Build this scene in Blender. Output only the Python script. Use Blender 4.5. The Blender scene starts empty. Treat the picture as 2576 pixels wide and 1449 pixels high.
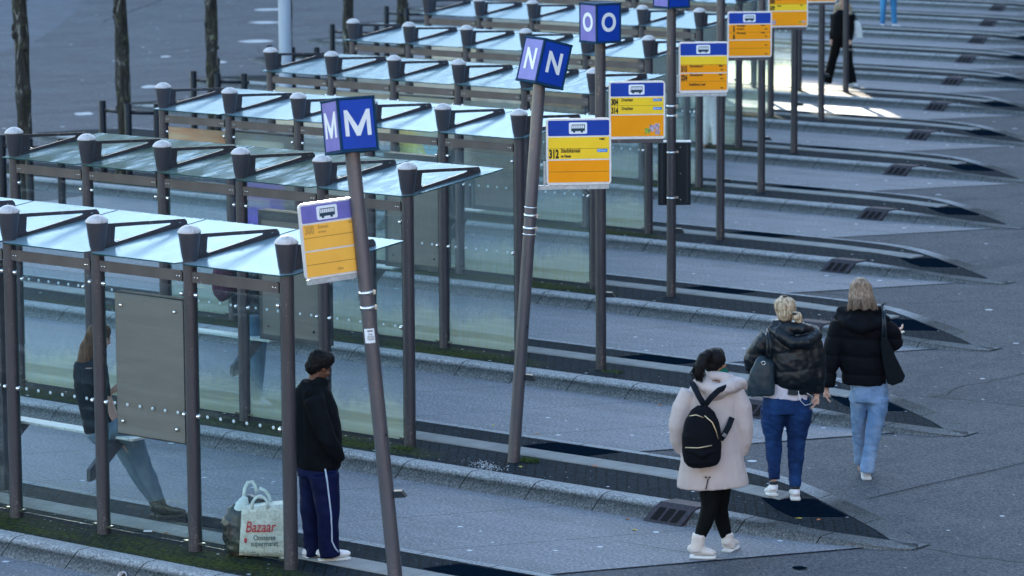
import bpy, bmesh, math, random
from mathutils import Vector, Matrix, noise
random.seed(7)
R = math.radians
C = bpy.context.scene.collection
SC = bpy.context.scene
# ------------------------------------------------------------------ camera
CAM = Vector((18.8628, -19.9736, 6.3366))
cr = Vector((0.77022654, 0.63774021, -0.00620539))
cu = Vector((-0.08916642, 0.11731422, 0.98908378))
cf = Vector((-0.63150648, 0.76126526, -0.14722354))
cd = bpy.data.cameras.new('camera')
cam = bpy.data.objects.new('camera', cd)
C.objects.link(cam)
M = Matrix((cr, cu, -cf)).transposed().to_4x4()
M.translation = CAM
cam.matrix_world = M
cd.sensor_width = 36.0
cd.lens = 9000 / 2576 * 36
cd.clip_start = 0.5
cd.clip_end = 1500
cd.dof.use_dof = True
cd.dof.focus_distance = 31.5
cd.dof.aperture_fstop = 3.2
SC.camera = cam
# ------------------------------------------------------------------ sky, sun, exposure
SUN_EL, SUN_ROT = R(12), R(-46.2)
w = bpy.data.worlds.new("World")
SC.world = w
w.use_nodes = True
nt = w.node_tree
sky = nt.nodes.new('ShaderNodeTexSky')
sky.sky_type = 'NISHITA'
sky.sun_disc = False
sky.sun_elevation = SUN_EL
sky.sun_rotation = SUN_ROT
sky.dust_density = 0.3
sky.ozone_density = 1.25
bg = nt.nodes['Background']
nt.links.new(sky.outputs[0], bg.inputs[0])
bg.inputs[1].default_value = 0.08
sd = Vector((math.sin(SUN_ROT) * math.cos(SUN_EL), math.cos(SUN_ROT) * math.cos(SUN_EL), math.sin(SUN_EL)))
sl = bpy.data.lights.new('sun', 'SUN')
sl.energy = 4.3
sl.angle = R(0.45)
sl.color = (1.0, 0.9, 0.74)
so = bpy.data.objects.new('sun', sl)
C.objects.link(so)
so.rotation_euler = sd.to_track_quat('Z', 'Y').to_euler()
SC.view_settings.view_transform = 'Standard'
SC.view_settings.look = 'None'
SC.view_settings.exposure = 3.45
SC.view_settings.gamma = 1.0
SC.render.engine = 'CYCLES'
SC.cycles.max_bounces = 8
SC.cycles.transparent_max_bounces = 32
SC.cycles.glossy_bounces = 4
SC.cycles.caustics_reflective = False
SC.cycles.caustics_refractive = False

# ------------------------------------------------------------------ helpers
def tag(o, label=None, cat=None, group=None, kind=None):
    if label: o['label'] = label
    if cat: o['category'] = cat
    if group: o['group'] = group
    if kind: o['kind'] = kind
    return o

def empty(name, loc=(0, 0, 0), rz=0.0, **kw):
    o = bpy.data.objects.new(name, None)
    o.empty_display_size = 0.2
    C.objects.link(o)
    o.location = loc
    o.rotation_euler = (0, 0, rz)
    tag(o, **kw)
    return o

class MB:
    def __init__(s):
        s.bm = bmesh.new()
    def box(s, c, d, rot=None, mi=0):
        m = Matrix.Translation(Vector(c))
        if rot is not None: m = m @ rot.to_4x4()
        m = m @ Matrix.Diagonal((d[0], d[1], d[2], 1))
        r = bmesh.ops.create_cube(s.bm, size=1.0, matrix=m)
        for v in r['verts']:
            for f in v.link_faces: f.material_index = mi
        return s
    def tube(s, pts, rad, n=12, flat=None, mi=0, caps=True, up=(0, 0, 1)):
        """swept tube through pts, radius per point, flat=(a,b) ellipse factors per point or one"""
        pts = [Vector(p) for p in pts]
        if not isinstance(rad, (list, tuple)): rad = [rad] * len(pts)
        rings = []
        N = len(pts)
        ref = Vector(up)
        if abs((pts[-1] - pts[0]).normalized().dot(ref)) > .8: ref = Vector((.02, 1, .05)).normalized()
        for i, p in enumerate(pts):
            t = (pts[min(i + 1, N - 1)] - pts[max(i - 1, 0)]).normalized()
            a = ref.cross(t)
            if a.length < 1e-3: a = Vector((1, 0, 0)).cross(t)
            if a.length < 1e-3: a = Vector((0, 1, 0)).cross(t)
            a.normalize()
            b = t.cross(a).normalized()
            fa, fb = (1, 1) if flat is None else (flat[i] if isinstance(flat, list) else flat)
            ring = []
            for k in range(n):
                th = 2 * math.pi * k / n
                ring.append(s.bm.verts.new(p + a * math.cos(th) * rad[i] * fa + b * math.sin(th) * rad[i] * fb))
            rings.append(ring)
        fs = []
        for i in range(N - 1):
            for k in range(n):
                fs.append(s.bm.faces.new((rings[i][k], rings[i][(k + 1) % n], rings[i + 1][(k + 1) % n], rings[i + 1][k])))
        if caps:
            fs.append(s.bm.faces.new(list(reversed(rings[0]))))
            fs.append(s.bm.faces.new(rings[-1]))
        for f in fs:
            f.material_index = mi
            f.smooth = True
        return s
    def lathe(s, prof, n=24, c=(0, 0, 0), mi=0):
        rings = []
        for r, z in prof:
            if r < 1e-5: rings.append([s.bm.verts.new((c[0], c[1], c[2] + z))])
            else: rings.append([s.bm.verts.new((c[0] + r * math.cos(2 * math.pi * k / n), c[1] + r * math.sin(2 * math.pi * k / n), c[2] + z)) for k in range(n)])
        for a, b in zip(rings, rings[1:]):
            for k in range(n):
                k2 = (k + 1) % n
                if len(a) == 1 and len(b) == 1: continue
                if len(a) == 1: f = s.bm.faces.new((a[0], b[k2], b[k]))
                elif len(b) == 1: f = s.bm.faces.new((a[k], a[k2], b[0]))
                else: f = s.bm.faces.new((a[k], a[k2], b[k2], b[k]))
                f.smooth = True
                f.material_index = mi
        return s
    def prism(s, poly, fn, t0, t1, mi=0):
        """polygon [(a,b)], fn(a,b,t)->xyz"""
        A = [s.bm.verts.new(fn(a, b, t0)) for a, b in poly]
        B = [s.bm.verts.new(fn(a, b, t1)) for a, b in poly]
        n = len(poly)
        fs = [s.bm.faces.new(list(reversed(A))), s.bm.faces.new(B)]
        for k in range(n): fs.append(s.bm.faces.new((A[k], A[(k + 1) % n], B[(k + 1) % n], B[k])))
        for f in fs: f.material_index = mi
        return s
    def ball(s, c, r, n=12, scale=(1, 1, 1), rot=None, mi=0):
        m = Matrix.Translation(Vector(c))
        if rot is not None: m = m @ rot.to_4x4()
        m = m @ Matrix.Diagonal((scale[0], scale[1], scale[2], 1))
        q = bmesh.ops.create_uvsphere(s.bm, u_segments=n, v_segments=max(6, n // 2), radius=r, matrix=m)
        for v in q['verts']:
            for f in v.link_faces:
                f.smooth = True
                f.material_index = mi
        return s
    def mesh(s, name, mats=(), bevel=0, fixn=True):
        if bevel:
            bmesh.ops.bevel(s.bm, geom=list(s.bm.edges), offset=bevel, segments=1, affect='EDGES')
        if fixn: bmesh.ops.recalc_face_normals(s.bm, faces=s.bm.faces)
        me = bpy.data.meshes.new(name)
        s.bm.to_mesh(me)
        s.bm.free()
        for m in (mats if isinstance(mats, (list, tuple)) else [mats]): me.materials.append(m)
        return me
    def build(s, name, mats=(), parent=None, loc=(0, 0, 0), rz=0, bevel=0, **kw):
        return place(name, s.mesh(name, mats, bevel), parent, loc, rz, **kw)

def place(name, me, parent=None, loc=(0, 0, 0), rz=0, **kw):
    o = bpy.data.objects.new(name, me)
    C.objects.link(o)
    o.location = loc
    o.rotation_euler = (0, 0, rz)
    if parent is not None: o.parent = parent
    tag(o, **kw)
    return o

def rrect(x0, z0, x1, z1, r, n=4):
    out = []
    for cx, cz, a0 in ((x1 - r, z1 - r, 0), (x0 + r, z1 - r, 90), (x0 + r, z0 + r, 180), (x1 - r, z0 + r, 270)):
        for k in range(n + 1):
            a = R(a0 + 90 * k / n)
            out.append((cx + r * math.cos(a), cz + r * math.sin(a)))
    return out

def text_mesh(txt, size, mat, sx=1.0, ext=0.0008, bold=0.0, shear=0.0, align='LEFT'):
    cu_ = bpy.data.curves.new('t', 'FONT')
    cu_.body = txt
    cu_.size = size
    cu_.extrude = ext
    cu_.offset = bold
    cu_.shear = shear
    cu_.align_x = align
    cu_.resolution_u = 3 if size < .24 else 10
    ob = bpy.data.objects.new('t', cu_)
    C.objects.link(ob)
    dg = bpy.context.evaluated_depsgraph_get()
    me = bpy.data.meshes.new_from_object(ob.evaluated_get(dg))
    bpy.data.objects.remove(ob)
    bpy.data.curves.remove(cu_)
    # lay in XZ plane facing -Y
    me.transform(Matrix(((sx, 0, 0, 0), (0, 0, -1, 0), (0, 1, 0, 0), (0, 0, 0, 1))))
    me.materials.clear()
    me.materials.append(mat)
    return me

# ------------------------------------------------------------------ materials
class N:
    def __init__(s, name):
        s.m = bpy.data.materials.new(name)
        s.m.use_nodes = True
        s.t = s.m.node_tree
        s.t.nodes.clear()
        s.out = s.t.nodes.new('ShaderNodeOutputMaterial')
        s._tc = None
    def n(s, typ, inputs=None, **props):
        nd = s.t.nodes.new(typ)
        for k, v in props.items(): setattr(nd, k, v)
        for k, v in (inputs or {}).items(): s.set(nd.inputs[k], v)
        return nd
    def set(s, sock, v):
        if isinstance(v, bpy.types.NodeSocket): s.t.links.new(v, sock)
        elif isinstance(v, bpy.types.Node): s.t.links.new(v.outputs[0], sock)
        else: sock.default_value = v
    def obj(s):
        if s._tc is None: s._tc = s.n('ShaderNodeTexCoord')
        return s._tc.outputs['Object']
    def map(s, scale=(1, 1, 1), rot=(0, 0, 0), loc=(0, 0, 0), vec=None):
        return s.n('ShaderNodeMapping', {'Vector': vec or s.obj(), 'Scale': scale, 'Rotation': rot, 'Location': loc}).outputs[0]
    def noise(s, scale=5, detail=4, rough=.55, vec=None, dist=0):
        return s.n('ShaderNodeTexNoise', {'Vector': vec or s.obj(), 'Scale': scale, 'Detail': detail, 'Roughness': rough, 'Distortion': dist}).outputs[0]
    def vor(s, scale=5, vec=None, feature='F1', out=0, rnd=1.0):
        return s.n('ShaderNodeTexVoronoi', {'Vector': vec or s.obj(), 'Scale': scale, 'Randomness': rnd}, feature=feature).outputs[out]
    def ramp(s, f, stops, interp='LINEAR'):
        nd = s.n('ShaderNodeValToRGB', {'Fac': f})
        e = nd.color_ramp.elements
        nd.color_ramp.interpolation = interp
        while len(e) > 1: e.remove(e[-1])
        for i, (p, c) in enumerate(stops):
            if not isinstance(c, (tuple, list)): c = (c, c, c, 1)
            if len(c) == 3: c = (*c, 1)
            if i == 0: e[0].position = p; e[0].color = c
            else: el = e.new(p); el.color = c
        return nd.outputs[0]
    def mix(s, f, a, b, mode='MIX'):
        nd = s.n('ShaderNodeMix', data_type='RGBA', blend_type=mode)
        s.set(nd.inputs[0], f)
        for i, v in ((6, a), (7, b)):
            if isinstance(v, (tuple, list)) and len(v) == 3: v = (*v, 1)
            s.set(nd.inputs[i], v)
        return nd.outputs[2]
    def math(s, op, a, b=None, c=None):
        nd = s.n('ShaderNodeMath', operation=op)
        s.set(nd.inputs[0], a)
        if b is not None: s.set(nd.inputs[1], b)
        if c is not None: s.set(nd.inputs[2], c)
        return nd.outputs[0]
    def xyz(s, vec=None):
        nd = s.n('ShaderNodeSeparateXYZ', {0: vec or s.obj()})
        return nd.outputs
    def bump(s, h, strength=.3, dist=.01):
        return s.n('ShaderNodeBump', {'Height': h, 'Strength': strength, 'Distance': dist}).outputs[0]
    def pbr(s, color, rough=.5, metal=0.0, spec=.5, normal=None, **kw):
        if isinstance(color, (tuple, list)) and len(color) == 3: color = (*color, 1)
        nd = s.n('ShaderNodeBsdfPrincipled')
        s.set(nd.inputs['Base Color'], color)
        s.set(nd.inputs['Roughness'], rough)
        s.set(nd.inputs['Metallic'], metal)
        s.set(nd.inputs['Specular IOR Level'], spec)
        if normal is not None: s.set(nd.inputs['Normal'], normal)
        for k, v in kw.items(): s.set(nd.inputs[k.replace('_', ' ')], v)
        return nd.outputs[0]
    def done(s, sh):
        s.t.links.new(sh, s.out.inputs[0])
        return s.m

def simple(name, col, rough=.5, metal=0.0, var=.15, scale=12, bump=0.0, spec=.28, stretch=(1, 1, 1), **kw):
    a = N(name)
    nz = a.noise(scale, 5, .6, a.map(stretch))
    lo = tuple(c * (1 - var) for c in col)
    hi = tuple(min(1, c * (1 + var)) for c in col)
    c = a.ramp(nz, [(.3, lo), (.7, hi)])
    nrm = a.bump(nz, bump) if bump else None
    return a.done(a.pbr(c, rough, metal, spec, nrm, **kw))

MT = {}
def painted(name, col, wear=(.3, .28, .28), amt=.62):
    a = N(name)
    n1 = a.noise(3, 6, .6, a.map((1, 1, .25)))
    n2 = a.noise(60, 3, .6)
    c = a.mix(a.ramp(n1, [(.35, 0), (.7, 1)]), tuple(x * .82 for x in col), tuple(x * 1.15 for x in col))
    sc_ = a.ramp(a.math('MULTIPLY', a.noise(14, 6, .7, a.map((1, 1, .12))), a.math('ADD', n2, .5)), [(amt, 0), (amt + .08, 1)])
    c = a.mix(a.math('MULTIPLY', sc_, .5), c, wear)
    return a.done(a.pbr(c, a.math('ADD', a.math('MULTIPLY', n1, .2), .26), 0.55, .5, a.bump(n2, .05)))
MT['metal'] = painted('painted_metal_taupe', (.080, .080, .095))
MT['rail'] = painted('worn_rail_paint', (.112, .102, .110), (.42, .38, .38), .72)
MT['pole_worn'] = painted('pole_paint_polished', (.135, .132, .152), (.30, .21, .17), .60)
MT['pole'] = painted('pole_paint', (.080, .080, .094), (.35, .25, .2), .6)
a = N('cap_plastic')
nz = a.noise(18, 5, .65)
MT['cap'] = a.done(a.pbr(a.mix(a.ramp(nz, [(.50, 0), (.72, 1)]), (.52, .50, .51), (.30, .30, .28)), .5))
MT['chrome'] = simple('chrome_steel', (.75, .74, .72), .16, 1.0, .1)
MT['galv'] = simple('galvanised_steel', (.42, .46, .50), .45, .6, .25, 25)
MT['alu'] = simple('aluminium_frame', (.70, .70, .72), .35, .3, .08, 20)
MT['dark'] = simple('dark_gasket', (.012, .013, .015), .5)
MT['black'] = simple('black_lacquer', (.02, .03, .04), .35, .2)
MT['guard'] = simple('guard_paint_blue_black', (.006, .010, .018), .45, .2, .3)
MT['boxgreen'] = simple('dark_petrol_casing', (.002, .010, .018), .4, .1, .2)

def roof_mat(name, streak, moss, dull):
    a = N(name)
    v = a.map((6, 1.2, 1), (0, 0, R(-8)))
    st = a.noise(3.2, 8, .68, v, .6)
    st2 = a.noise(1.5, 5, .6, a.map((5, .8, 1), (0, 0, R(10)), (3, 1, 0)), .4)
    dirt = a.ramp(st, [(.40, 0), (.62, 1)])
    col = a.mix(a.math('MULTIPLY', dirt, min(1, streak * 2.2)), (.50, .66, .76), (.20, .28, .28))
    mo = a.ramp(a.math('MULTIPLY', a.noise(1.3, 6, .6, a.map((1, .5, 1))), a.math('ADD', st2, .35)), [(.30, 0), (.46, 1)])
    col = a.mix(a.math('MULTIPLY', mo, moss), col, (.085, .105, .035))
    diff = a.n('ShaderNodeMixShader', {0: .35, 1: a.n('ShaderNodeBsdfDiffuse', {'Color': col}).outputs[0], 2: a.n('ShaderNodeBsdfTranslucent', {'Color': col}).outputs[0]}).outputs[0]
    tr = a.n('ShaderNodeBsdfTransparent', {'Color': (.80, .93, .92, 1)}).outputs[0]
    fac = a.math('MULTIPLY_ADD', dirt, streak, dull)
    fac = a.math('MAXIMUM', fac, a.math('MULTIPLY', mo, moss))
    base = a.n('ShaderNodeMixShader', {0: fac, 1: tr, 2: diff}).outputs[0]
    bmp = a.bump(st, .5 * streak, .004)
    gl = a.n('ShaderNodeBsdfGlossy', {'Color': (.24, .36, .48, 1), 'Roughness': a.math('MULTIPLY_ADD', dirt, .25 * streak, .20), 'Normal': bmp}).outputs[0]
    fr = a.n('ShaderNodeFresnel', {'IOR': 1.75}).outputs[0]
    fr = a.math('MULTIPLY', fr, a.math('SUBTRACT', 1.0, a.n('ShaderNodeNewGeometry').outputs['Backfacing']))
    frm = a.math('MULTIPLY', fr, a.math('SUBTRACT', 1.0, a.math('MULTIPLY', mo, moss * .8)))
    frm = a.math('MULTIPLY', frm, a.math('SUBTRACT', 1.12, a.math('MULTIPLY', dirt, streak)))
    return a.done(a.n('ShaderNodeMixShader', {0: frm, 1: base, 2: gl}).outputs[0])
MT['roof_clean'] = roof_mat('roof_glass_clean', .13, .05, .56)
MT['roof_moss'] = roof_mat('roof_glass_mossy', .60, .85, .32)
MT['roof_mid'] = roof_mat('roof_glass_streaked', .35, .10, .36)
MT['edge'] = simple('glass_edge_green', (.015, .06, .055), .15)

def pane_mat(name, dust, refl=None, refl_amt=0.0, z0=1.55, z1=2.1, algae=None):
    algae = dust if algae is None else algae
    a = N(name)
    x, y, z = a.xyz()
    n1 = a.noise(2.2, 6, .6, a.map((1.5, 1, .6)))
    n2 = a.noise(9, 5, .7, a.map((3, 1, .35)))
    # algae and splash dirt low on the pane, streaks above it
    zz = a.math('ADD', z, a.math('MULTIPLY', a.math('SUBTRACT', n1, .5), .5))
    low = a.ramp(zz, [(.0, 1), (.30, .9), (.52, .15), (.75, 0)])
    lowcol = a.mix(a.ramp(n2, [(.3, 0), (.7, 1)]), (.62, .66, .42), (.50, .60, .50))
    hazecol = (.52, .64, .66)
    fac = a.math('ADD', a.math('MULTIPLY', low, .62 * algae), a.math('MULTIPLY', a.ramp(n2, [(.35, .25), (.75, 1)]), .26 * dust))
    stk = a.ramp(a.noise(2.4, 5, .6, a.map((.35, 1, 5), (0, R(-17), 0)), .5), [(.56, 0), (.66, 1)])  # diagonal scratches and light reflections painted as pale streaks
    fac = a.math('ADD', fac, a.math('MULTIPLY', stk, .14))
    col = a.mix(low, hazecol, lowcol)
    if refl:  # sunlit reflections painted into the upper part of the pane
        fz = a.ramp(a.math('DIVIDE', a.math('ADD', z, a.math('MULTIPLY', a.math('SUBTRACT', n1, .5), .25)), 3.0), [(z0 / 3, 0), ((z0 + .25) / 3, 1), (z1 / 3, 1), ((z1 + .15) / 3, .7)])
        fz = a.math('MULTIPLY', fz, refl_amt)
        band = a.mix(a.ramp(a.noise(2.0, 3, .5, a.map((.5, 1, 4))), [(.4, 0), (.6, 1)]), refl[0], refl[1])
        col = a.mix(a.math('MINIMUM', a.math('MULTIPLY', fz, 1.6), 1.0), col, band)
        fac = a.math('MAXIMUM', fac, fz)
    diff = a.n('ShaderNodeBsdfDiffuse', {'Color': col}).outputs[0]
    tl = a.n('ShaderNodeBsdfTranslucent', {'Color': col}).outputs[0]
    diff = a.n('ShaderNodeMixShader', {0: .80 if refl else .6, 1: diff, 2: tl}).outputs[0]
    tr = a.n('ShaderNodeBsdfTransparent', {'Color': (.93, .975, .975, 1)}).outputs[0]
    fac = a.math('MULTIPLY', fac, a.math('SUBTRACT', 1.0, a.n('ShaderNodeNewGeometry').outputs['Backfacing']))
    base = a.n('ShaderNodeMixShader', {0: fac, 1: tr, 2: diff}).outputs[0]
    gl = a.n('ShaderNodeBsdfGlossy', {'Color': (1, 1, 1, 1), 'Roughness': .03}).outputs[0]
    fr = a.n('ShaderNodeFresnel', {'IOR': 1.45}).outputs[0]
    bf = a.n('ShaderNodeNewGeometry').outputs['Backfacing']
    fr = a.math('MULTIPLY', fr, a.math('SUBTRACT', 1.0, bf))
    return a.done(a.n('ShaderNodeMixShader', {0: fr, 1: base, 2: gl}).outputs[0])
MT['pane'] = pane_mat('shelter_glass', .10, algae=.05)
MT['pane_dusty'] = pane_mat('shelter_glass_dusty', .8)
MT['pane_algae'] = pane_mat('shelter_glass_algae', .85)
MT['pane_low'] = pane_mat('shelter_glass_green_foot', .14, algae=1.05)
MT['dot'] = simple('frosted_dot', (.50, .60, .64), .8, 0, .1, 12, 0, .1)

def ground_specks(a, vec, dens=.10, scale=7.0):
    """pale bird-dropping / gum specks: returns 0..1 mask"""
    v1 = a.n('ShaderNodeTexVoronoi', {'Vector': vec, 'Scale': scale}, feature='F1')
    wn = a.n('ShaderNodeTexWhiteNoise', {0: v1.outputs['Color']}, noise_dimensions='3D').outputs[0]
    big = a.math('MULTIPLY_ADD', a.math('POWER', wn, 3), .11, .05)
    near = a.math('LESS_THAN', v1.outputs['Distance'], big)
    pick = a.math('LESS_THAN', a.n('ShaderNodeSeparateColor', {0: v1.outputs['Color']}).outputs[0], dens)
    m1 = a.math('MULTIPLY', near, pick)
    v2 = a.n('ShaderNodeTexVoronoi', {'Vector': a.n('ShaderNodeVectorMath', {0: vec, 1: (3.7, 1.9, 0)}, operation='ADD').outputs[0], 'Scale': scale * 2.4}, feature='F1')
    near2 = a.math('LESS_THAN', v2.outputs['Distance'], .13)
    pick2 = a.math('LESS_THAN', a.n('ShaderNodeSeparateColor', {0: v2.outputs['Color']}).outputs[1], dens * .55)
    clump = a.ramp(a.noise(.9, 3, .6), [(.42, 0), (.58, 1)])
    return a.math('MAXIMUM', m1, a.math('MULTIPLY', a.math('MULTIPLY', near2, pick2), a.math('MULTIPLY', clump, .7)))

# asphalt
a = N('asphalt')
sp = ground_specks(a, a.obj(), .30, 3.2)
n1 = a.noise(.35, 5, .55, a.map((.6, 1.4, 1), (0, 0, R(-20))))
n2 = a.noise(42, 4, .8)
n3 = a.noise(2.2, 5, .65)
c = a.ramp(n1, [(.3, (.058, .063, .073)), (.7, (.098, .104, .117))])
c = a.mix(.5, c, a.ramp(n3, [(.3, (.048, .053, .062)), (.75, (.110, .117, .131))]))
c = a.mix(a.ramp(n2, [(.50, 0), (.66, .75)]), c, (.19, .20, .215))
c = a.mix(a.ramp(n2, [(.36, .85), (.48, 0)]), c, (.018, .021, .027))
c = a.mix(a.math('MULTIPLY', sp, .8), c, (.62, .64, .66))
n4 = a.noise(.9, 6, .7, a.map((1.6, .35, 1), (0, 0, R(50))))
c = a.mix(a.math('MULTIPLY', a.ramp(n4, [(.52, 0), (.66, 1)]), .40), c, (.028, .031, .037))
ck = a.n('ShaderNodeTexVoronoi', {'Vector': a.n('ShaderNodeVectorMath', {0: a.obj(), 1: a.n('ShaderNodeVectorMath', {0: a.n('ShaderNodeTexNoise', {'Vector': a.obj(), 'Scale': 1.2, 'Detail': 5.0}).outputs[1], 1: (.5, .5, 0)}, operation='MULTIPLY').outputs[0]}, operation='ADD').outputs[0], 'Scale': .16}, feature='DISTANCE_TO_EDGE').outputs[0]
c = a.mix(a.math('MULTIPLY', a.math('LESS_THAN', ck, .0022), .8), c, (.015, .017, .02))
MT['asphalt'] = a.done(a.pbr(c, .85, 0, .15, a.bump(n2, .35, .004)))
# concrete bay slabs (local frame of each bay; joints skewed)
a = N('bay_concrete')
x, y, z = a.xyz()
wob = a.math('MULTIPLY', a.math('SUBTRACT', a.noise(1.1, 4, .6), .5), .05)
cc = a.math('ADD', a.math('SUBTRACT', x, a.math('MULTIPLY', y, .62)), wob)
j1 = a.math('LESS_THAN', a.math('ABSOLUTE', a.math('SUBTRACT', a.math('PINGPONG', a.math('ADD', cc, 20.38), .775), .775)), .007)
j2 = a.math('LESS_THAN', a.math('ABSOLUTE', a.math('ADD', a.math('SUBTRACT', y, 2.9), wob)), .006)
jn = a.math('MAXIMUM', j1, a.math('MULTIPLY', j2, a.math('GREATER_THAN', x, 1.0)))
n1 = a.noise(.8, 6, .6, a.map((.35, 1.6, 1)))
n2 = a.noise(36, 4, .8)
n3 = a.noise(3, 6, .7, a.map((.5, 1.5, 1)))
c = a.ramp(n1, [(.3, (.105, .115, .134)), (.7, (.188, .202, .230))])
c = a.mix(.45, c, a.ramp(n3, [(.3, (.098, .108, .128)), (.7, (.235, .25, .28))]))
c = a.mix(a.ramp(n2, [(.51, 0), (.66, .7)]), c, (.42, .44, .47))
c = a.mix(a.ramp(n2, [(.36, .75), (.48, 0)]), c, (.06, .07, .085))
# darker tyre-polished bands along the bay
tb = a.ramp(a.math('ABSOLUTE', a.math('SUBTRACT', a.math('ABSOLUTE', a.math('SUBTRACT', y, 2.45)), .95)), [(.0, 1), (.35, 0)])
c = a.mix(a.math('MULTIPLY', a.math('MULTIPLY', tb, .35), n1), c, (.09, .095, .10))
c = a.mix(a.math('MULTIPLY', jn, .85), c, (.02, .025, .03))
sp = ground_specks(a, a.obj(), .42, 5.0)
c = a.mix(a.math('MULTIPLY', sp, .85), c, (.62, .66, .70))
MT['bay'] = a.done(a.pbr(c, .75, 0, .30, a.bump(n2, .3, .003)))
# platform paving: dark small pavers with moss toward the near kerb
a = N('platform_pavers')
x, y, z = a.xyz()
br = a.n('ShaderNodeTexBrick', {'Vector': a.map((1, 1, 1), (0, 0, R(52))), 'Scale': 2.3, 'Mortar Size': .022, 'Color1': (.010, .019, .027, 1), 'Color2': (.006, .012, .018, 1), 'Mortar': (.004, .006, .008, 1), 'Brick Width': .42, 'Row Height': .21})
n1 = a.noise(1.4, 6, .65, a.map((.5, 1.6, 1)))
n2 = a.noise(34, 4, .85)
c = a.mix(a.ramp(n2, [(.50, 0), (.68, .8)]), br.outputs[0], (.040, .062, .078))
moss = a.math('MULTIPLY', a.ramp(y, [(-.55, .9), (-.2, 1), (.12, .55), (.3, .03), (1.0, .02)]), a.ramp(x, [(-.9, 1), (.35, .8), (1.1, .25), (3.6, .15)]))
# ramps clamp at 0..1, so remap y/x first
yy = a.math('MULTIPLY_ADD', y, .5, .4)
xx = a.math('MULTIPLY_ADD', x, .06, .7)
moss = a.math('MULTIPLY', a.ramp(yy, [(.10, .55), (.26, 1), (.42, .85), (.52, .08), (.95, .05)]), a.ramp(xx, [(.3, .8), (.66, 1), (.73, .7), (.78, .12), (.9, .05)]))
mn = a.ramp(a.math('MULTIPLY', a.math('ADD', n1, a.math('MULTIPLY', a.noise(14, 5, .7), .6)), moss), [(.50, 0), (.80, .85)])
mcol = a.mix(a.ramp(a.noise(25, 4, .7), [(.4, 0), (.62, 1)]), (.010, .017, .008), (.075, .092, .012))
c = a.mix(mn, c, mcol)
sp = ground_specks(a, a.obj(), .38, 7.0)
c = a.mix(a.math('MULTIPLY', sp, .8), c, (.55, .60, .64))
MT['paver'] = a.done(a.pbr(c, .9, 0, .06, a.bump(a.math('ADD', n2, mn), .5, .006)))
# kerb stone: pebbly granite-concrete with joints
a = N('kerb_stone')
x, y, z = a.xyz()
n2 = a.noise(48, 4, .85)
n1 = a.noise(5, 6, .65, a.map((.6, 1, 1)))
jn = a.math('LESS_THAN', a.math('ABSOLUTE', a.math('SUBTRACT', a.math('PINGPONG', a.math('ADD', a.math('ADD', x, a.math('MULTIPLY', z, -.35)), 40.20), .38), .38)), .006)
c = a.ramp(n1, [(.3, (.17, .18, .19)), (.7, (.27, .285, .295))])
c = a.mix(a.ramp(n2, [(.46, 0), (.62, .85)]), c, (.50, .525, .54))
c = a.mix(a.ramp(n2, [(.34, .6), (.45, 0)]), c, (.04, .045, .05))
topm = a.math('LESS_THAN', a.math('ABSOLUTE', a.math('ADD', z, 0.0)), .2)
# darker tone on the sloping face only
face = a.ramp(a.math('MULTIPLY_ADD', z, -6, 0), [(.10, 0), (.3, 1), (.9, .6)])
c = a.mix(a.math('MULTIPLY', face, a.ramp(n1, [(.3, .80), (.7, .98)])), c, a.mix(a.ramp(n2, [(.48, 0), (.66, 1)]), (.014, .018, .018), (.075, .085, .088)))
c = a.mix(jn, c, (.012, .014, .014))
MT['kerb'] = a.done(a.pbr(c, .9, 0, .1, a.bump(n2, .5, .005)))
a = N('tactile_tile')
n1 = a.noise(2.0, 6, .6)
c = a.ramp(n1, [(.3, (.22, .235, .24)), (.7, (.34, .355, .36))])
xg = a.math('LESS_THAN', a.math('ABSOLUTE', a.math('SUBTRACT', a.math('PINGPONG', a.math('ADD', a.xyz()[0], 40), .15), .15)), .003)
c = a.mix(a.math('MULTIPLY', xg, .5), c, (.06, .06, .06))
sp = ground_specks(a, a.obj(), .15, 8.0)
c = a.mix(a.math('MULTIPLY', sp, .6), c, (.65, .68, .7))
MT['tactile'] = a.done(a.pbr(c, .8, 0, .3, a.bump(a.noise(70), .3, .004)))
MT['patch'] = simple('dark_paver_patch', (.003, .008, .015), .95, 0, .3, 20, .3, 0.0)
MT['paintline'] = simple('worn_road_paint', (.42, .43, .44), .7, 0, .35, 9)
MT['castiron'] = simple('cast_iron', (.045, .040, .050), .7, .2, .3, 40, .3)
MT['void'] = simple('drain_void', (.004, .004, .005), .9)
a = N('tree_bark')
x, y, z = a.xyz()
b1 = a.noise(9, 8, .75, a.map((1, 1, .22)), .8)
b2 = a.noise(5, 6, .7)
c = a.ramp(b1, [(.35, (.012, .011, .010)), (.55, (.045, .042, .036)), (.66, (.30, .30, .27))])
c = a.mix(a.ramp(a.math('MULTIPLY', b2, a.noise(22, 5, .7)), [(.30, 0), (.38, .75)]), c, (.10, .115, .03))
MT['bark'] = a.done(a.pbr(c, .9, 0, .2, a.bump(b1, .9, .05)))
MT['lamp'] = simple('lamp_post_pale_blue', (.36, .43, .52), .4, .1, .12, 6, 0, .5, (1, 1, .2))

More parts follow.
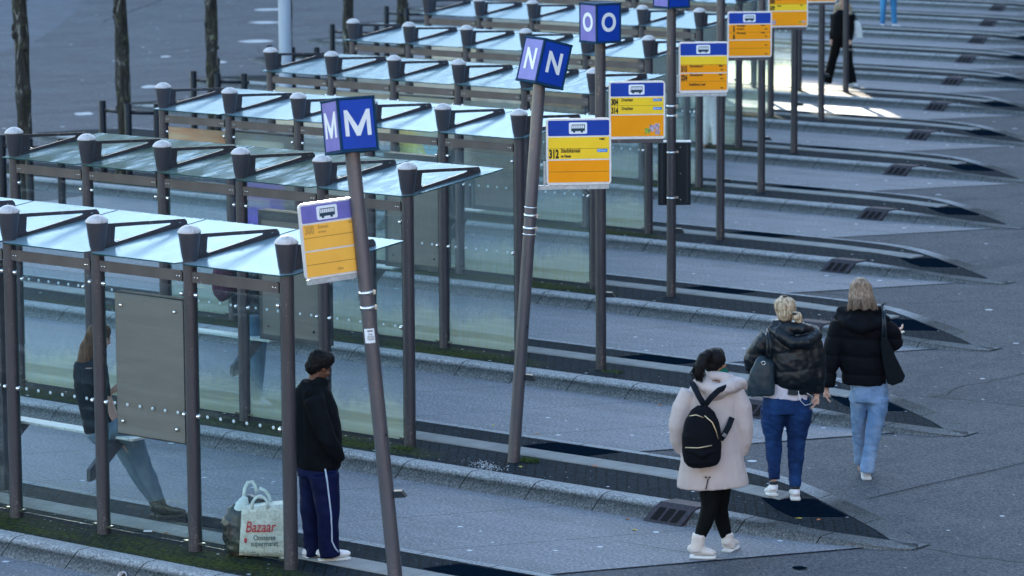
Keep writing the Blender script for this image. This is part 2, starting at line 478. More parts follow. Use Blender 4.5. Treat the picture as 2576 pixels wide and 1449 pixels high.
# ------------------------------------------------------------------ lattice of platforms
POST = [(-.119, .158), (-2.718, 4.546), (-5.062, 8.998), (-7.52, 13.383), (-10.04, 17.744), (-12.59, 22.301), (-15.279, 26.991), (-17.856, 31.49), (-20.339, 35.889)]
POLE = [(1.129, .006), (-1.493, 4.572), (-3.928, 8.948), (-6.408, 13.441), (-8.896, 17.802), (-11.517, 22.375), (-14.125, 26.905), (-16.751, 31.455), (-19.374, 36.049)]
while len(POST) < 15:
    POST.append((POST[-1][0] - 2.5424, POST[-1][1] + 4.4861))
    POLE.append((POLE[-1][0] - 2.5424, POLE[-1][1] + 4.4861))
SP = 1.0583
ROAD = -0.15

road = MB()
bmesh.ops.create_grid(road.bm, x_segments=1, y_segments=1, size=400, matrix=Matrix.Translation((-40, 60, ROAD)))
road.build('road', MT['asphalt'], kind='structure')

# platform island (local frame = shelter's right-hand post)
def interp(x, tab):
    if x <= tab[0][0]: return tab[0][1]
    for (a0, b0), (a1, b1) in zip(tab, tab[1:]):
        if x <= a1: return b0 + (b1 - b0) * (x - a0) / (a1 - a0)
    return tab[-1][1]
YN = [(-14.6, .2), (-14.2, -.2), (-13.4, -.55), (4.0, -.57), (4.9, -.53), (5.4, -.43), (5.60, -.36), (5.74, -.25)]
YF = [(-14.6, .3), (-14.0, .8), (-13.0, 1.08), (2.6, 1.10), (3.1, 1.09), (3.78, .93), (4.31, .70), (4.86, .46), (5.15, .32), (5.35, .20), (5.52, .07), (5.66, -.07), (5.74, -.19)]
def hz(x):
    return interp(x, [(-14.6, .8), (-13, 0), (3.5, 0), (4.2, .2), (5.76, .96)])
XS = [-14.6, -14.4, -14.2, -14, -13.7, -13.4, -13, -10, -6, -3, 0, 2, 2.6, 2.85, 3.1, 3.3, 3.5, 3.78, 4.0, 4.2, 4.45, 4.7, 4.85, 4.95, 5.05, 5.15, 5.22, 5.3, 5.37, 5.45, 5.52, 5.58, 5.63, 5.68, 5.71, 5.74]
kb, pv, ts = MB(), MB(), MB()
def ring(x):
    yn, yf, h = interp(x, YN), interp(x, YF), hz(x)
    wdt = yf - yn
    k = min(1, wdt / .6)
    zt = ROAD * h
    dz = zt - ROAD
    kn = interp(x, [(4.0, .13), (4.9, .17), (5.37, .24)]) * (k if x < 0 else 1)
    near = [(yn - .13 * (1 - h) - .01, ROAD - .02), (yn - .11 * (1 - h), ROAD + dz * .10), (yn - .045 * (1 - h), ROAD + dz * .72), (yn - .015, zt - .01 * (1 - h)), (yn + min(.02 * k, kn * .5), zt), (yn + kn, zt)]
    fw = interp(x, [(2.6, .10), (3.4, .16), (4.3, .24), (4.9, .28), (5.37, .30)]) * (k if x < 0 else 1)
    if kn + fw > wdt: kn, fw = wdt * .45, wdt * .55 - .001
    far = [(yf - fw, zt), (yf - .01, zt), (yf + .015, zt - .015), (yf + .02, ROAD - .02)]
    return near, far
prev = None
for x in XS:
    nr, fr_ = ring(x)
    vn = [kb.bm.verts.new((x, y_, z_)) for y_, z_ in nr]
    vf = [kb.bm.verts.new((x, y_, z_)) for y_, z_ in fr_]
    pvv = [pv.bm.verts.new((x, nr[-1][0], nr[-1][1] - .004)), pv.bm.verts.new((x, fr_[0][0], fr_[0][1] - .004))]
    if prev:
        for A, B in ((prev[0], vn), (prev[1], vf)):
            for i in range(len(A) - 1):
                f = kb.bm.faces.new((A[i], B[i], B[i + 1], A[i + 1]))
                f.smooth = True
        pv.bm.faces.new((prev[2][0], pvv[0], pvv[1], prev[2][1]))
    prev = (vn, vf, pvv)
kerb_me = kb.mesh('kerb', MT['kerb'], fixn=True)
jb = MB()
prevj = None
for x in [q_ for q_ in XS if 2.0 <= q_ <= 5.4]:
    yf_ = interp(x, YF) + .02
    cur = (jb.bm.verts.new((x, yf_, ROAD + .009)), jb.bm.verts.new((x + .012, yf_ + .022, ROAD + .009)))
    if prevj: jb.bm.faces.new((prevj[0], cur[0], cur[1], prevj[1]))
    prevj = cur
joint_me = jb.mesh('edge_joint', MT['patch'])
pav_me = pv.mesh('paving', MT['paver'])
# ribbed guide strip: base plate + ribs, runs to x=4.0
def strip_path(x):
    return interp(x, [(-9, 0), (2.6, 0), (4.05, -.10)])
for (x0, x1) in ((-9, 2.6), (2.6, 4.05)):
    pts = [(x0, .30 + strip_path(x0)), (x1, .30 + strip_path(x1)), (x1, .575 + strip_path(x1)), (x0, .575 + strip_path(x0))]
    ts.prism(pts, lambda a_, b_, t: (a_, b_, t - max(0, a_ - 3.5) * .03), -.02, .004)
    for k in range(8):
        y_ = .318 + k * .034
        pts = [(x0, y_ - .008 + strip_path(x0)), (x1, y_ - .008 + strip_path(x1)), (x1, y_ + .008 + strip_path(x1)), (x0, y_ + .008 + strip_path(x0))]
        ts.prism(pts, lambda a_, b_, t: (a_, b_, t - max(0, a_ - 3.5) * .03), .004, .010)
strip_me = ts.mesh('tactile_strip', MT['tactile'])
pt = MB()
for poly in ([(.82, .64), (.94, .95), (1.71, .97), (1.58, .64)], [(3.90, .15), (4.21, -.08), (4.45, -.18), (4.77, .20), (4.25, .46)], [(-2.1, .7), (-2.0, .95), (-.9, .96), (-1.0, .7)]):
    pt.prism(poly, lambda a_, b_, t: (a_, b_, t + ROAD * hz(a_)), -.01, .002)
patch_me = pt.mesh('paving_patch', MT['patch'])

# bay sheet between island r (far edge) and island r+1, local frame of island r
bb = MB()
bay_poly = [(-12.5, 1.12), (1.12, 1.12), (1.42, 1.70), (2.13, 2.87), (2.88, 4.11), (-12.5, 4.11)]
f = bb.bm.faces.new([bb.bm.verts.new((x_, y_, 0)) for x_, y_ in bay_poly])
for (ax_, ay_), (bx_, by_) in zip(bay_poly[1:4], bay_poly[2:5]):
    f = bb.bm.faces.new([bb.bm.verts.new(q_) for q_ in ((ax_ - .01, ay_, .003), (ax_ + .01, ay_, .003), (bx_ + .01, by_, .003), (bx_ - .01, by_, .003))])
    f.material_index = 1
bay_me = bb.mesh('bay_paving', [MT['bay'], MT['patch']])
# kerb-side drain
dr = MB()
def slope(u, v, off):   # u along x 0..1, v across profile 0(bottom)..1(top edge)
    prof = [(-.735, -.148), (-.62, -.045), (-.565, 0.0), (-.40, 0.0)]
    q = v * 3
    i = min(2, int(q))
    f_ = q - i
    y_ = prof[i][0] + (prof[i + 1][0] - prof[i][0]) * f_
    z_ = prof[i][1] + (prof[i + 1][1] - prof[i][1]) * f_
    return (3.29 + .40 * u + .10 * v, y_ - off * .5, z_ + off)
def dpatch(mb, u0, u1, v0, v1, off, mi, nseg=3):
    vs = []
    for i in range(nseg + 1):
        v = v0 + (v1 - v0) * i / nseg
        vs.append((mb.bm.verts.new(slope(u0, v, off)), mb.bm.verts.new(slope(u1, v, off))))
    for (a0, a1), (b0, b1) in zip(vs, vs[1:]):
        mb.bm.faces.new((a0, a1, b1, b0)).material_index = mi
dpatch(dr, 0, 1, 0, 1, .006, 0)
for e0 in (0, 1):
    vs = [(dr.bm.verts.new(slope(e0, v / 6, .006)), dr.bm.verts.new(slope(e0, v / 6, -.02))) for v in range(7)]
    for (a0, a1), (b0, b1) in zip(vs, vs[1:]): dr.bm.faces.new((a0, a1, b1, b0))
for k in range(3):
    dpatch(dr, .15 + .26 * k, .33 + .26 * k, .05, .36, .010, 1, 1)
drain_me = dr.mesh('drain_grate', [MT['castiron'], MT['void']])
ORD = ['first', 'second', 'third', 'fourth', 'fifth', 'sixth', 'seventh', 'eighth', 'ninth', 'tenth', 'eleventh', 'twelfth', 'thirteenth', 'fourteenth', 'fifteenth', 'sixteenth']
for r in range(-1, 15):
    p = POST[r] if r >= 0 else (POST[0][0] + 2.55, POST[0][1] - 4.45)
    base = empty('platform', (p[0], p[1], 0), kind='structure')
    place('kerb', kerb_me, base)
    place('paving', pav_me, base)
    place('tactile_strip', strip_me, base)
    place('paving_patch', patch_me, base)
    place('edge_joint', joint_me, base)
    place('bay_paving', bay_me, None, (p[0], p[1], ROAD + .004), kind='structure')
    if r >= 0:
        place('drain_grate', drain_me, None, (p[0], p[1], 0), label='three-slot cast iron kerb drain in the %s platform from the front' % ORD[r], cat='drain', group='kerb drains near the platform tips')

# road markings, pothole, dark turning circle at top left
def sheet(name, pts, z, mat, kind='structure'):
    b_ = MB()
    b_.bm.faces.new([b_.bm.verts.new((x_, y_, z)) for x_, y_ in pts])
    return b_.build(name, mat, kind=kind)
pts = [(-39.5, 32.0), (-42.1, 36.25), (-45.5, 40.3), (-49.5, 44.8), (-52.1, 47.3), (-55, 52), (-75, 60), (-75, 20), (-45, 20)]
sheet('road_circle', pts, ROAD + .004, simple('dark_blue_asphalt', (.062, .078, .10), .8, 0, .2, 1.5))
for i, (x_, y_) in enumerate([(-29.15, 25.57), (-32.08, 30.18), (-37.0, 35.5), (-35.04, 35.13), (-38.31, 39.77), (-42.25, 44.16), (-45.25, 47.56)]):
    q = []
    L_, W_ = (.20, .16) if i in (0, 1, 3) else ((.12, .12) if i == 2 else (.42, .2))
    for k in range(10):
        th = 2 * math.pi * k / 10
        rr_ = 1 + random.uniform(-.25, .25)
        u_, v_ = L_ * math.cos(th) * rr_, W_ * math.sin(th) * rr_ * 1.8
        q.append((x_ + cr.x * u_ - cr.y * v_, y_ + cr.y * u_ + cr.x * v_))
    sheet('road_marking', q, ROAD + .004, MT['paintline'])
q = [(2.661 + .07 * math.cos(t_ * .63) * random.uniform(.8, 1.1), 3.156 + .06 * math.sin(t_ * .63) * random.uniform(.8, 1.1)) for t_ in range(10)]
sheet('pothole', q, ROAD + .008, MT['patch'])
def crack(pts, wd=.011):
    b_ = MB()
    for (x0, y0), (x1, y1) in zip(pts, pts[1:]):
        d = Vector((x1 - x0, y1 - y0, 0)).normalized()
        n_ = Vector((-d.y, d.x, 0)) * wd
        b_.bm.faces.new([b_.bm.verts.new(v) for v in (Vector((x0, y0, ROAD + .008)) - n_, Vector((x1, y1, ROAD + .008)) - n_, Vector((x1, y1, ROAD + .008)) + n_, Vector((x0, y0, ROAD + .008)) + n_)])
    b_.build('road_joint', MT['patch'], kind='structure')
crack([(1.579, 5.747), (1.62, 6.2), (1.67, 6.735), (1.75, 7.3), (1.811, 7.961), (1.9, 9.5)], .006)

# ------------------------------------------------------------------ shelter
def roofz(y): return 2.354 + .0965 * y
def arc_pts(c, r_, a0, a1, n):
    return [(c[0] + r_ * math.cos(R(a0 + (a1 - a0) * k / n)), c[1] + r_ * math.sin(R(a0 + (a1 - a0) * k / n))) for k in range(n + 1)]
SH = {}
b_ = MB()
b_.lathe([(.056, -.02), (.056, 2.36)], 24)
b_.lathe([(.0575, 2.352), (.0575, 2.368), (.066, 2.40), (.091, 2.585), (.092, 2.596), (.0, 2.596)], 28)
b_.lathe([(.0562, 2.342), (.0578, 2.345), (.0578, 2.352), (.0562, 2.355)], 24)
SH['post'] = b_.mesh('post', MT['metal'])
b_ = MB()
b_.lathe([(.0, 2.652), (.03, 2.649), (.06, 2.636), (.084, 2.616), (.096, 2.598), (.096, 2.590), (.088, 2.588)], 28)
SH['cap'] = b_.mesh('cap', MT['cap'])
b_ = MB()   # arm: plate with rounded triangular hole in the YZ plane
outer = [(.03, 2.572), (.5, 2.545), (.93, 2.519)] + arc_pts((.985, 2.464), .054, 100, -20, 5) + [(1.0, 2.437), (.6, 2.400), (.2, 2.366), (.03, 2.350)]
inner = [(.200, 2.530), (.45, 2.518), (.74, 2.501)] + [(.82, 2.498), (.850, 2.495), (.855, 2.493), (.845, 2.487), (.83, 2.484), (.80, 2.480)] + [(.76, 2.474), (.5, 2.440), (.205, 2.404), (.186, 2.416)]
inner = inner[:len(outer)]
while len(inner) < len(outer): inner.append((.184, 2.44 + .012 * (len(inner) - 12)))
ft = .014
lo_, hi_ = [], []
for side in (-1, 1):
    O = [b_.bm.verts.new((side * ft / 2, y_, z_)) for y_, z_ in outer]
    I = [b_.bm.verts.new((side * ft / 2, y_, z_)) for y_, z_ in inner]
    n_ = len(O)
    for k in range(n_):
        b_.bm.faces.new((O[k], O[(k + 1) % n_], I[(k + 1) % n_], I[k]))
    (lo_ if side < 0 else hi_).extend([O, I])
for A, B in zip(lo_, hi_):
    for k in range(len(A)):
        b_.bm.faces.new((A[k], A[(k + 1) % len(A)], B[(k + 1) % len(A)], B[k]))
rotx = Matrix.Rotation(math.atan(.0965), 3, 'X')
b_.box((0, .57, roofz(.57) + .012), (.040, .90, .005), rotx)
b_.box((0, .63, roofz(.63) - .014), (.030, 1.14, .014), rotx)
for k in range(3):
    b_.box((.012, .22 + .36 * k, roofz(.22 + .36 * k) + .045), (.008, .02, .008), rotx, 1)
SH['arm'] = b_.mesh('arm', [MT['metal'], MT['chrome']])
def roof_mesh(mat, x0, x1, cl=.06, crr=.06):
    m_ = MB()
    g = .012
    poly = [(x0 + g, -.045), (x0 + g + .02, -.104), (x1 - g - crr, -.104), (x1 - g, -.01), (x1 - g, 1.265), (x0 + g, 1.265)]
    m_.prism(poly, lambda a_, b__, t: (a_, b__, roofz(b__) + t), -.004, .006)
    me = m_.mesh('roof_pane', [mat, MT['edge']])
    for p_ in me.polygons:
        if abs(p_.normal.z) < .5: p_.material_index = 1
    return me
def pane_mesh(mat):
    m_ = MB()
    m_.box((-SP / 2, 0, 1.10), (SP - .15, .010, 2.10))
    me = m_.mesh('glass_pane', [mat, MT['edge']])
    for p_ in me.polygons:
        if abs(p_.normal.y) < .5: p_.material_index = 1
    return me
m_ = MB()
m_.tube([(0, -.0055, 1.112), (0, -.0075, 1.112)], .0145, 14)
SH['dots'] = m_.mesh('dot', MT['dot'])
for sg_ in (-1, 1):
    m_ = MB()
    m_.ball((0, -.018, 0), .021, 12)
    m_.tube([(0, -.01, 0), (-.04 * sg_, .0, 0)], .008, 8)
    SH['button%d' % sg_] = m_.mesh('glass_button', MT['chrome'])
m_ = MB(); m_.box((0, -.01, .065), (.05, .03, .02)); SH['foot'] = m_.mesh('foot_clip', MT['chrome'])
m_ = MB()
m_.box((-SP / 2, -.015, 2.234), (SP - .112, .045, .078))
m_.box((-SP / 2, -.030, 2.278), (SP - .13, .018, .010))
for xx in (-.085, -.115, -SP + .085, -SP + .115):
    m_.tube([(xx, -.0370, 2.236), (xx, -.0405, 2.236)], .008, 8, mi=1)
SH['rail'] = m_.mesh('rail', [MT['rail'], MT['chrome']])
# bench: leaning rail on two raked plates
m_ = MB()
m_.box((-2.92, .42, .726), (1.62, .15, .022))
for k in range(11): m_.box((-3.70 + .154 * k, .3445, .726), (.003, .002, .024), mi=1)
SH['bench'] = m_.mesh('bench', [simple('bench_seat_pale', (.66, .70, .70), .5, 0, .1), MT['dark']], 0.003)
m_ = MB()
for xx in (-3.50, -2.32):
    m_.prism([(.49, .712), (.30, .712), (.03, .50), (.03, .40), (.12, .42)], lambda a_, b__, t: (xx + t, a_, b__), -.02, .02)
SH['bench_leg'] = m_.mesh('bench_support', MT['metal'])
# info panel (taupe back with chrome buttons)
MT['panelback'] = simple('panel_back_taupe', (.19, .152, .135), .5, .0, .14, 2.5, 0, .5, (.4, 1, 3))
m_ = MB()
m_.box((-1.545, .055, 1.445), (.80, .075, 1.185), mi=0)
m_.box((-1.545, .012, 1.445), (.775, .010, 1.16), mi=1)
for xx in (-1.86, -1.24):
    for zz in (1.93, .97): m_.ball((xx, -.002, zz), .017, 10, mi=2)
SH['panel'] = m_.mesh('info_panel', [MT['dark'], MT['panelback'], MT['chrome']])
m_ = MB()
m_.box((-1.545, .13, 1.43), (.84, .13, 1.25), mi=0)
m_.box((-1.545, .062, 1.41), (.74, .010, 1.10), mi=1)
for xx in (-1.84, -1.25):
    for zz in (1.90, .94): m_.ball((xx, .055, zz), .012, 10, mi=3)
SH['panel_deep'] = m_.mesh('info_panel', [MT['metal'], MT['panelback'], MT['dark'], MT['dark']])
def roof_set(kinds):
    return [MT[k] for k in kinds]
def poster_mat(kind):
    a = N('poster_' + kind)
    x, y, z = a.xyz()
    if kind == 'purple':
        nzx = a.math('ADD', x, a.math('MULTIPLY', z, -.25))
        c = a.mix(a.math('GREATER_THAN', z, 1.72), (.22, .13, .62), (.80, .79, .74))
        left = a.math('LESS_THAN', a.math('ADD', x, a.math('MULTIPLY', a.math('SUBTRACT', z, 1.2), .06)), -4.19)
        c = a.mix(left, c, a.mix(a.math('GREATER_THAN', z, 1.25), (.13, .42, .34), (.78, .80, .76)))
    elif kind == 'yellow':
        d = a.math('ADD', a.math('POWER', a.math('MULTIPLY', a.math('SUBTRACT', x, -2.60), 2.6), 2), a.math('POWER', a.math('MULTIPLY', a.math('SUBTRACT', z, 1.72), 1.9), 2))
        c = a.mix(a.math('LESS_THAN', a.math('ADD', d, a.math('MULTIPLY', a.noise(4), .25)), .55), (.70, .66, .22), (.30, .52, .66))
        c = a.mix(a.ramp(a.noise(7, 5), [(.55, 0), (.62, .5)]), c, (.8, .82, .75))
    else:
        c = a.mix(a.math('GREATER_THAN', z, 2.0), (.55, .60, .60), (.16, .48, .75))
        c = a.mix(a.ramp(a.noise(6, 4), [(.5, 0), (.56, .5)]), c, (.7, .78, .8))
    return a.done(a.pbr(c, .35, 0, .5))
def mupi(parent, j, kind, y=.17):
    cx = -j * SP + .353
    MW = .92
    b1 = MB()
    b1.box((cx, y, 1.16), (MW, .15, 1.98))
    cs = b1.build('poster_case', MT['metal'], parent, bevel=.006)
    b2 = MB()
    b2.box((cx - .01, y - .078, 1.17), (MW - .12, .010, 1.78))
    p_ = b2.build('poster', poster_mat(kind) if kind else MT['black'], cs)
    if kind:
        b3 = MB()
        b3.box((cx, y - .079, 2.10), (.085, .008, .045))
        b3.build('maker_plate', simple('blue_plate', (.05, .16, .55), .4), cs)
        t_ = place('lettering', text_mesh('your', .035, simple('plate_white', (.8, .85, .9), .4)), cs, (cx - .035, y - .089, 2.092))
    if kind == 'purple':
        wt = simple('poster_white', (.82, .80, .78), .4)
        place('lettering', text_mesh('lenen', .20, wt, .85, .001, .003), cs, (cx - .20, y - .086, 1.31))
    if kind == 'yellow':
        place('lettering', text_mesh('LUW', .10, simple('poster_blue', (.35, .50, .62), .4), 1, .001, .004), cs, (cx - .2, y - .090, 2.02))
    return cs
REFL_PANES = {  # panes with warm reflections put into their colour
    'warm': pane_mat('glass_warm_reflection', .8, [(.95, .70, .42), (.90, .42, .22)], .92, 1.75, 2.15),
    'cream': pane_mat('glass_cream_reflection', .8, [(.97, .84, .60), (.95, .86, .70)], .96, 1.45, 2.2),
    'peach': pane_mat('glass_peach_reflection', .8, [(.97, .72, .50), (.95, .82, .60)], .95, 1.45, 2.2),
    'grey': pane_mat('glass_grey_reflection', .9, [(.62, .66, .58), (.72, .68, .56)], .65, 1.15, 2.2),
}
SHELTERS = [
    # roof kinds (pane j=1..5, right to left), pane kinds, panel, mupi(j, kind)
    (['roof_clean'] * 5, ['pane', 'pane', 'pane', 'pane', 'pane'], 'panel', (4, ''), 'glass bus shelter with clean pale roof whose end post the man leans on'),
    (['roof_mid', 'roof_moss', 'roof_moss', 'roof_moss', 'roof_moss'], ['pane_low'] * 5, 'panel_deep', None, 'bus shelter with mossy green-streaked glass roof next to the leaning N sign'),
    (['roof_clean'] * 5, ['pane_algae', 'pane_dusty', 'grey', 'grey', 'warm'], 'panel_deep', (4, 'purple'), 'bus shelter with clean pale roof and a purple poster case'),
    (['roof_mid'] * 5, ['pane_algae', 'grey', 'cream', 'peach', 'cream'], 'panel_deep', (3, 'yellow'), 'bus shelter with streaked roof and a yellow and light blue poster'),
    (['roof_clean'] * 5, ['pane_dusty', 'peach', 'cream', 'cream', 'grey'], 'panel_deep', None, 'pale roofed bus shelter, fifth from the front, with cream reflections painted on its glass'),
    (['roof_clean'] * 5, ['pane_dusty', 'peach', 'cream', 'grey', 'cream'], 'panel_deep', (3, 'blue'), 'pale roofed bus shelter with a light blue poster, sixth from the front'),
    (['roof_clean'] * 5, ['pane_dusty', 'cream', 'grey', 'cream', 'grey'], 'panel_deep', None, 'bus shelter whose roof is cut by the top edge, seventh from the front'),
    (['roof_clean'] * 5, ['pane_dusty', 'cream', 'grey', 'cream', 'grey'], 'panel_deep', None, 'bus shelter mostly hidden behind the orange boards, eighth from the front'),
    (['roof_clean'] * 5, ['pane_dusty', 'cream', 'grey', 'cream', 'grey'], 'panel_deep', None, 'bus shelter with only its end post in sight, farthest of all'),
]
cache = {}
def cached(key, fn):
    if key not in cache: cache[key] = fn()
    return cache[key]
for r, (roofs, panes, panel, mp, lab) in enumerate(SHELTERS):
    x_, y_ = POST[r]
    s = empty('bus_shelter', (x_, y_, 0), 0, label=lab, cat='bus shelter', group='rows of glass bus shelters')
    for j in range(6):
        po = place('post', SH['post'], s, (-j * SP, 0, 0))
        place('cap', SH['cap'], po)
        place('arm', SH['arm'], s, (-j * SP, 0, 0))
    for j in range(1, 6):
        k = roofs[j - 1]
        x0, x1 = -SP, 0
        if j == 1: x1 = .115
        if j == 5: x0 = -SP - .1
        place('roof_pane', cached(('roof', k, x0, x1), lambda: roof_mesh(MT[k], x0, x1)), s, (-(j - 1) * SP, 0, 0))
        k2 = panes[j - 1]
        mat = REFL_PANES.get(k2) or MT[k2]
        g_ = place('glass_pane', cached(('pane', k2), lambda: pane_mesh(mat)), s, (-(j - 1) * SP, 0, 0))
        for q_ in range(6): place('dot', SH['dots'], g_, (-SP + .17 + .145 * q_, 0, 0))
        for zz in (1.108, 2.092):
            place('glass_button', SH['button1'], g_, (-SP + .078, 0, zz))
            place('glass_button', SH['button-1'], g_, (-.078, 0, zz))
        for xx in (-.085, -SP + .085): place('foot_clip', SH['foot'], g_, (xx, 0, 0))
        place('rail', SH['rail'], s, (-(j - 1) * SP, 0, 0))
    be = place('bench', SH['bench'], s)
    place('bench_support', SH['bench_leg'], be)
    place('info_panel', SH[panel], s)
    if mp: mupi(s, mp[0], mp[1])

# ------------------------------------------------------------------ stop poles with letter box and route board
MT['blue'] = simple('sign_blue', (.0, .045, .36), .45, 0, .12, 3)
MT['lilac'] = simple('sign_blue_glare', (.16, .15, .46), .35, 0, .12, 9)  # lighter copy of the sign blue, sky glare painted in
MT['teal'] = simple('box_frame_teal', (.012, .05, .10), .8, 0, .2, 12, 0, .1)
MT['salmon'] = simple('box_frame_pale', (.45, .36, .42), .5, .1, .2)
MT['white'] = simple('letter_white', (.78, .80, .80), .45, 0, .06)
MT['yellow'] = simple('board_yellow', (1.0, .62, .025), .35, 0, .06, 3)
MT['orange'] = simple('board_orange', (1.0, .33, .0), .35, 0, .06, 3)
MT['orange_f'] = simple('board_orange_faded_glare', (1.0, .47, .07), .4, 0, .12, 2.5)  # faded orange, paled further by glare put into the colour
MT['ink'] = simple('print_black', (.012, .012, .012), .5)
MT['inkf'] = simple('print_faded', (.62, .32, .06), .5)
MT['sky'] = simple('print_cyan', (.02, .22, .62), .4)
MT['stickA'] = simple('sticker_mixed', (.45, .35, .40), .4, 0, .9, 60)
MT['stickB'] = simple('sticker_green', (.30, .40, .05), .4, 0, .9, 80)
MT['boardwhite'] = simple('board_header_white', (.78, .82, .88), .4, 0, .04)

pole_me = {}
m_ = MB()
m_.lathe([(.056, -.02), (.056, 3.44)], 24)
SH['pole'] = m_.mesh('pole', MT['pole'])
m_ = MB()   # small access hatch outline on the camera side
for k in range(24):
    th = k / 24 * 2 * math.pi
    aa, zz = .36 * math.cos(th), .13 * math.sin(th)
m_.tube([(.0572 * math.cos(R(t_)), .0572 * math.sin(R(t_)), z_) for t_, z_ in [(-88, 1.0), (-88, 1.26), (-84, 1.285), (-72, 1.30), (-60, 1.285), (-56, 1.26), (-56, 1.0), (-60, .975), (-72, .96), (-84, .975), (-88, 1.0)]], .0009, 5)
m_.tube([(.056 * math.cos(R(-72)), .056 * math.sin(R(-72)), 1.25), (.060 * math.cos(R(-72)), .060 * math.sin(R(-72)), 1.25)], .009, 8)
SH['hatch'] = m_.mesh('access_hatch', MT['dark'])
m_ = MB()
m_.lathe([(.0555, -.014), (.0605, -.014), (.0605, .014), (.0555, .014)], 24)
m_.box((.062, -.025, 0), (.02, .02, .03))
SH['clamp_wide'] = m_.mesh('clamp', MT['chrome'])
m_ = MB()
m_.lathe([(.0555, -.006), (.0600, -.006), (.0600, .006), (.0555, .006)], 24)
SH['clamp_thin'] = m_.mesh('clamp_band', MT['chrome'])
m_ = MB()   # wedge-shaped bracket at knee height
m_.prism([(.05, .03), (.12, .03), (.155, -.022), (.05, -.022)], lambda a_, b__, t: (a_, t, b__), -.032, .032)
SH['wedge'] = m_.mesh('bracket', MT['black'], .003)
m_ = MB()
m_.box((0, 0, .205), (.296, .296, .40))
SH['lbox'] = m_.mesh('letter_box', MT['teal'])
m_ = MB()
for sx_ in (-1, 1):
    for sy_ in (-1, 1): m_.box((sx_ * .149, sy_ * .149, .205), (.014, .014, .41))
m_.box((0, 0, .402), (.318, .318, .018)); m_.box((0, 0, .006), (.318, .318, .016))
SH['lframe'] = m_.mesh('box_frame', MT['teal'], .002)
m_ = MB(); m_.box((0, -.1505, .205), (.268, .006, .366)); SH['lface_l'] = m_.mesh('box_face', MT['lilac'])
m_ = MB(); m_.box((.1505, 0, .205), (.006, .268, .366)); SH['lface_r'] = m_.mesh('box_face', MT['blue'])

def text_center(me):
    xs = [v.co.x for v in me.vertices]; zs = [v.co.z for v in me.vertices]
    me.transform(Matrix.Translation((-(min(xs) + max(xs)) / 2, 0, -(min(zs) + max(zs)) / 2)))
    return me
def letter_mesh(ch):
    if ch == 'M':
        t_, W2, H2 = .031, .105, .098
        b1 = MB()
        g_ = W2 - t_
        b1.prism([(-W2, -H2), (-W2, H2), (-g_ - .004, H2), (0, -H2 + .068), (g_ + .004, H2), (W2, H2), (W2, -H2), (g_, -H2), (g_, H2 - .070), (.015, -H2), (-.015, -H2), (-g_, H2 - .070), (-g_, -H2)], lambda a_, b__, t: (a_, t, b__), -.0012, .0012)
        return b1.mesh('letter', MT['white'])
    return text_center(text_mesh(ch, .262, MT['white'], .86, .0012, .007))
def letter_box(parent, ch, loc, rz, tilt=None):
    e = place('letter_box', SH['lbox'], parent, loc)
    e.rotation_mode = 'QUATERNION'
    q = Matrix.Rotation(rz, 3, 'Z')
    if tilt is not None: q = tilt @ q
    e.rotation_quaternion = q.to_quaternion()
    place('box_frame', SH['lframe'], e)
    a1 = place('box_face', SH['lface_l'], e)
    a2 = place('box_face', SH['lface_r'], e)
    me = letter_mesh(ch)
    place('letter', me, e, (0, -.155, .215))
    place('letter', me, e, (.155, 0, .215), R(90))
    return e

